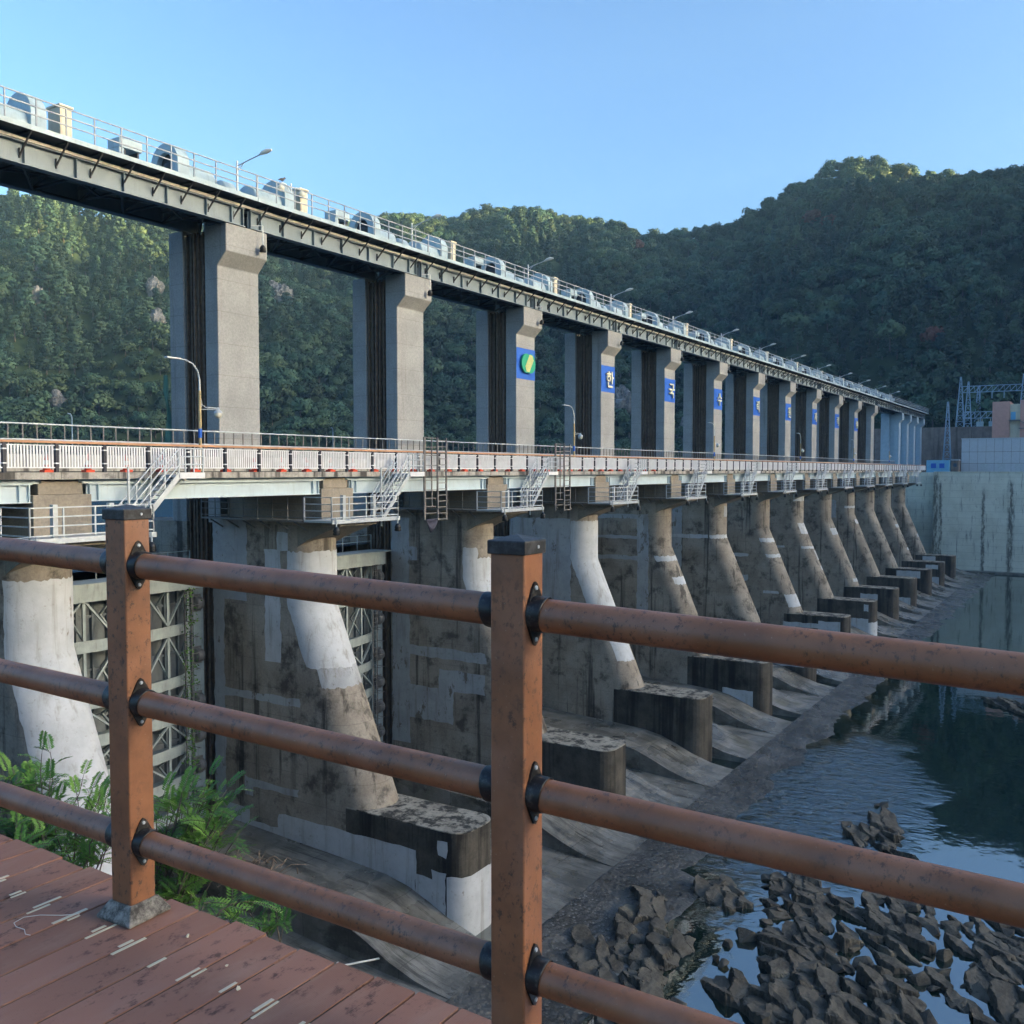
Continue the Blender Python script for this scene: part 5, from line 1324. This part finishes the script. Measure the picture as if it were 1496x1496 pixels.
def shrub(base, stems, label, seed, leaf=.16, per=10):
    rnd = random.Random(seed); root = empty('shrub', base, label, 'shrub', 'feathery shrubs behind the railing'); lm, sm_ = MB(), MB(); base = Vector(base)
    for tip, bend in stems:
        tip = Vector(tip); n = 8; pts = []
        for i in range(n + 1):
            t = i / n; pts.append(base.lerp(tip, t) + Vector((0, 0, bend)) * math.sin(math.pi * t) * .5 + Vector((rnd.gauss(0, .01), rnd.gauss(0, .01), 0)))
        sm_.tube(pts, [.005 * (1 - .8 * i / n) + .0012 for i in range(n + 1)], 5)
        for q in range(per):
            t = .3 + .7 * (q + rnd.random()) / per; k = min(t, .999) * n; j = int(k); p = pts[j].lerp(pts[j + 1], k - j); dd = (pts[j + 1] - pts[j]).normalized()
            a = rnd.uniform(0, 6.283); side = dd.cross(Vector((0, 0, 1))).normalized(); up = side.cross(dd)
            dr = (dd * rnd.uniform(.2, .8) + side * math.cos(a) * .9 + up * (math.sin(a) * .6 + .25)).normalized()
            pinnate(lm, p, dr, Vector((rnd.gauss(0, .25), rnd.gauss(0, .25), 1)).normalized(), leaf * rnd.uniform(.65, 1.2), rnd, rnd.randint(10, 14))
        pinnate(lm, pts[-1], (pts[-1] - pts[-2]), Vector((0, 0, 1)), leaf, rnd)
    lm.build('foliage', [M['shrub'], M['bark']], root, recalc=False); sm_.build('stem', M['bark'], root)
def fan(base, tgt, spread, n, seed):
    r = random.Random(seed); return [((tgt[0] + r.gauss(0, spread * .6), tgt[1] + r.gauss(0, spread), tgt[2] + r.gauss(0, spread * .7)), r.uniform(.05, .3)) for _ in range(n)]
shrub((3.0, 4.1, -2.75), fan(0, (3.3, 4.02, -1.80), .14, 22, 1), 'dense green feathery shrub just right of the left railing post', 1, .16, 12)
shrub((3.1, 5.1, -2.9), fan(0, (3.25, 5.45, -1.95), .17, 26, 2), 'bushy feathery shrub at the left picture edge behind the rails', 2, .17, 12)
shrub((3.0, 4.75, -2.8), fan(0, (3.25, 4.78, -1.93), .12, 14, 3), 'loose upright feathery shrub just left of the left railing post', 3, .15, 10)
shrub((2.6, 4.35, -2.6), fan(0, (2.75, 4.75, -1.95), .12, 4, 5), 'thin drooping shrub hanging over the deck edge left of the post', 5, .15, 7)
shrub((2.6, 3.3, -2.25), fan(0, (2.85, 3.32, -1.98), .08, 4, 4), 'small shrub at the post base beside the dead stalks', 4, .14, 7)
shrub((3.25, 3.45, -2.75), fan(0, (3.25, 3.52, -2.22), .08, 5, 6), 'lone small yellowish shrub right of the left post, above the cracked concrete', 6, .15, 7)
dg = MB(); r_ = random.Random(5)
for i in range(90):
    x, y = 2.35 + r_.random() * .7, 2.7 + r_.random() * .75; z = bank_z(x, y) + .02; a = r_.uniform(0, 6.28); l = r_.uniform(.08, .3)
    dg.tube([(x, y, z), (x + l * math.cos(a), y + l * math.sin(a), z + r_.uniform(.0, .08))], .003, 4)
tag(dg.build('dead_grass', M['deadwood']), 'dry dead stalks lying beside the left post base', None, None, 'stuff')
db = MB()
for i in range(70):
    x, y = 32.9 + r_.gauss(0, .7), 35.8 + r_.gauss(0, .9); a = r_.uniform(0, 6.28); l = r_.uniform(.5, 1.6); z = -20.25 + r_.random() * .4
    db.tube([(x, y, z), (x + l * .5 * math.cos(a), y + l * .5 * math.sin(a), z + r_.uniform(.1, .5)), (x + l * math.cos(a + .4), y + l * math.sin(a + .4), z + r_.uniform(-.05, .3))], [.035, .025, .012], 4)
tag(db.build('driftwood_pile', M['deadwood']), 'tangle of grey driftwood on the dark weir beside the white plastered pier', 'driftwood')
vw = MB()
for i in range(900):
    t = r_.random(); x = uk(1) - 2.0 + r_.gauss(0, .22); z = -19 + 12.5 * t; y = 42.95 + r_.gauss(0, .2); s = r_.uniform(.04, .09)
    if r_.random() > .35 + .5 * abs(math.sin(z * 1.3)): continue
    a, b_ = Vector((r_.gauss(0, 1), r_.gauss(0, 1), r_.gauss(0, 1))).normalized() * s, Vector((r_.gauss(0, 1), r_.gauss(0, 1), r_.gauss(0, 1))).normalized() * s
    p = Vector((x, y, z)); vw.add([p - a, p - b_, p + a, p + b_], [(0, 1, 2, 3)])
tag(vw.build('climbing_vine', M['shrub'], recalc=False), 'green climbing vine growing up the ladder of the nearest sluice gate', 'vine')
pp = MB(); pp.tube([(30.6, 28.2, -21.9), (32.4, 27.0, -21.95)], .045, 8); pp.tube([(30.6, 28.2, -21.9), (30.55, 28.22, -21.7)], .05, 8)
tag(pp.build('metal_pipe', M['strip']), 'thin pale pipe lying in the dark wet channel', 'pipe')

# ------------------------------------------------------------------ boardwalk and its railing
SL = math.tan(R(1.836))
def deck_z(y): return -1.5185 + (y - 2.786) * SL
bw = MB(); PTB = .1535
for i in range(-8, 50):
    ya, yb = .02 + PTB * i, .02 + PTB * (i + 1) - .0105; rx = random.Random(i).uniform(-.012, .012)
    xo = 2.145 - .0353 * (ya - 2.786) * 1.0 + rx
    vs = [(-2.4, ya, deck_z(ya) - .03), (xo, ya, deck_z(ya) - .03), (xo, yb, deck_z(yb) - .03), (-2.4, yb, deck_z(yb) - .03), (-2.4, ya, deck_z(ya)), (xo, ya, deck_z(ya)), (xo, yb, deck_z(yb)), (-2.4, yb, deck_z(yb))]
    bw.add(vs, [(0, 3, 2, 1), (4, 5, 6, 7), (0, 1, 5, 4), (1, 2, 6, 5), (2, 3, 7, 6), (3, 0, 4, 7)])
bwo = bw.build('boardwalk', M['deck']); tag(bwo, 'reddish brown ribbed boardwalk under the camera', None, None, 'structure')
ul = MB(); ul.prism_x([(-1.2, deck_z(-1.2) - .05), (7.6, deck_z(7.6) - .05), (7.6, deck_z(7.6) - .005), (-1.2, deck_z(-1.2) - .005)], -2.4, 2.06); ul.build('gap_shade_sheet', M['black'], bwo)  # black sheet added just below the board tops to paint shade into the gaps
jj = MB(); jj.prism_x([(-1.2, -1.9), (7.6, -1.62), (7.6, -1.45), (-1.2, -1.73)], 1.2, 1.3); jj.build('joist', M['darksteel'], bwo)
bpy.context.view_layer.update()
tpm = MB(); r_ = random.Random(9)
for i in range(2, 36):
    y = .02 + PTB * i - .003
    for s in (-1, 1):
        if r_.random() < .12: continue
        xa, xb = 1.83 + r_.uniform(-.03, .03), 1.91 + r_.uniform(-.03, .03); w = r_.uniform(.008, .013)
        yc = y + s * .0105; z = deck_z(yc) + .0012
        if i == 18 and s < 0: xb += .04
        tpm.box(xa, xb, yc - w / 2, yc + w / 2, z - .001, z + .001)
tpm.build('filler_strip', M['cream'], bwo)
for i, (x, y, s) in enumerate(((2.01, 2.51, .008), (1.89, 2.14, .010), (1.96, 2.27, .005))):
    m = MB(); hull(m, (x, y, deck_z(y) + s * .6), s, s * .8, s * .7, i, .2, random.Random(i + 40), 12)
    tag(m.build('pebble', M['cream'], recalc=False), ('tan pebble on the boardwalk nearest the left post', 'largest tan pebble on the boardwalk', 'tiny pebble on the boardwalk between two larger ones')[i], 'pebble', 'pebbles on the boardwalk')
st = MB(); pts = [(1.90, 2.93), (1.86, 2.97), (1.82, 3.03), (1.78, 3.06), (1.74, 3.05), (1.73, 3.02), (1.735, 2.98), (1.72, 2.95), (1.725, 2.93)]
st.tube([(x, y, deck_z(y) + .002) for x, y in pts], .0011, 5); tag(st.build('loose_thread', M['strip']), 'loose white thread lying on the boardwalk beside the post base', 'thread')

DR = Vector((-.03526, .99886, .03204)); P1 = Vector((2.0086, 2.7861, 0))
RROOT = empty('guard_railing', (2.0, 2.0, -1.6), 'brown painted post and round rail railing along the boardwalk', 'railing')
RROOT_L = RROOT.location.copy()
HW = .05
rotz = math.atan2(DR.y, DR.x) - math.pi / 2
def rpt(pc, dx, dl, z):               # local frame of a post: dx across, dl along the rails
    c, s = math.cos(rotz), math.sin(rotz)
    return (pc.x + dx * c - dl * s, pc.y + dx * s + dl * c, z)
POSTS = []
for i in range(-2, 4):
    p = P1 - Vector((DR.x, DR.y, 0)) * (1.511 * i); zb = -1.5185 - .0484 * i; POSTS.append((p, zb))
def post(p, zb):
    zt = zb + 1.36
    m = MB(); cs = [(-HW, -HW), (HW, -HW), (HW, HW), (-HW, HW)]
    m.add([rpt(p, a, b_, zb) for a, b_ in cs] + [rpt(p, a, b_, zt) for a, b_ in cs], [(0, 3, 2, 1), (4, 5, 6, 7), (0, 1, 5, 4), (1, 2, 6, 5), (2, 3, 7, 6), (3, 0, 4, 7)])
    po = m.build('post', M['rail'], RROOT, .006, segs=3)
    g = .056; c = MB(); z0, z1, z2 = zt - .006, zt + .029, zt + .044
    cs = [(-g, -g), (g, -g), (g, g), (-g, g)]
    c.add([rpt(p, a, b_, z0) for a, b_ in cs] + [rpt(p, a, b_, z1) for a, b_ in cs] + [rpt(p, 0, 0, z2)], [(0, 3, 2, 1), (0, 1, 5, 4), (1, 2, 6, 5), (2, 3, 7, 6), (3, 0, 4, 7), (4, 5, 8), (5, 6, 8), (6, 7, 8), (7, 4, 8)])
    cp = c.build('post_cap', M['cap'], po, .003)
    s = MB(); x, y, z = rpt(p, 0.01, -g, zt + .008); s.lathe((x, y - .0015, z), [(0, 0)], 3) if False else None
    s.tube([rpt(p, .012, -g + .001, zt + .012), rpt(p, .012, -g - .002, zt + .012)], .0045, 10); s.build('screw', M['galv'], po)
    b = MB(); k0, k1 = .085, .056; h_ = .058
    cs0 = [(-k0, -k0), (k0, -k0), (k0, k0), (-k0, k0)]; cs1 = [(-k1, -k1), (k1, -k1), (k1, k1), (-k1, k1)]
    b.add([rpt(p, a, b_, zb + .001) for a, b_ in cs0] + [rpt(p, a, b_, zb + .012) for a, b_ in cs0] + [rpt(p, a, b_, zb + h_) for a, b_ in cs1], [(0, 3, 2, 1)] + [(i, (i + 1) % 4, 4 + (i + 1) % 4, 4 + i) for i in range(4)] + [(4 + i, 4 + (i + 1) % 4, 8 + (i + 1) % 4, 8 + i) for i in range(4)] + [(8, 9, 10, 11)])
    b.build('base_cover', M['base'], po, .004)
    return po
RZ = (1.202, .739, .2615); RR = .0425
def flange(p, z, sgn, po):
    m = MB(); n = 28
    def ov(t):                        # lens shaped plate with two ears
        a = 2 * math.pi * t; x = .046 * math.cos(a); y = .046 * math.sin(a)
        e = abs(math.sin(a)); y = math.copysign(.046 * e + .036 * e ** 5, math.sin(a)); x = x * (1 - .15 * e ** 4); return x, y
    vs = []
    for d in (.0005, .0065):
        for i in range(n):
            x, y = ov(i / n); vs.append(rpt(p, x, sgn * (HW + d), z + y))
    m.add(vs, [(i, (i + 1) % n, n + (i + 1) % n, n + i) for i in range(n)] + [tuple(range(n)), tuple(range(n, 2 * n))])
    prof = [(.047, .006), (.0468, .014), (.0465, .034), (.0455, .038), (.0432, .038)]; vs = []
    for r, d in prof:
        for i in range(24):
            a = 2 * math.pi * i / 24; dz = d + (0.006 * math.cos(a) if d > .03 else 0); vs.append(rpt(p, r * math.sin(a), sgn * (HW + dz), z + sgn * dz * SL + r * math.cos(a)))
    m.add(vs, [(j * 24 + i, j * 24 + (i + 1) % 24, (j + 1) * 24 + (i + 1) % 24, (j + 1) * 24 + i) for j in range(4) for i in range(24)], 0, True)
    f = m.build('rail_flange', M['cast'], po)
    for s in (-1, 1):
        b = MB(); b.tube([rpt(p, 0, sgn * (HW + .006), z + s * .066), rpt(p, 0, sgn * (HW + .010), z + s * .066)], [.0065, .005], 10); b.build('bolt', M['galv'], f)
bpy.context.view_layer.update()
pos = []
for p, zb in POSTS:
    pos.append(post(p, zb))
for (p, zb), po in zip(POSTS, pos):
    for zr in RZ:
        for sgn in (-1, 1): flange(p, zb + zr, sgn, po)
for i in range(len(POSTS) - 1):
    (pa, za), (pb, zb) = POSTS[i], POSTS[i + 1]
    for zr in RZ:
        a = rpt(pa, 0, -HW - .004, za + zr - .054 * SL); b_ = rpt(pb, 0, HW + .004, zb + zr + .054 * SL); n = 16
        m = MB(); m.tube([Vector(a).lerp(Vector(b_), j / n) for j in range(n + 1)], RR, 28); m.build('rail', M['rail'], RROOT)

# ------------------------------------------------------------------ air
hz = MB(); hz.box(-960, 960, -960, 960, -29, 300); hm = bpy.data.materials.new('haze_air'); hm.use_nodes = True
ht = hm.node_tree; ht.nodes.remove(ht.nodes['Principled BSDF']); pv = ht.nodes.new('ShaderNodeVolumePrincipled')
pv.inputs['Color'].default_value = (0.40, 0.72, 1.0, 1); pv.inputs['Density'].default_value = 0.00018; pv.inputs['Anisotropy'].default_value = 0.0
ht.links.new(pv.outputs[0], ht.nodes['Material Output'].inputs['Volume'])
ho = hz.build('haze', hm, None, 0, False); ho['kind'] = 'stuff'; ho.display_type = 'WIRE'
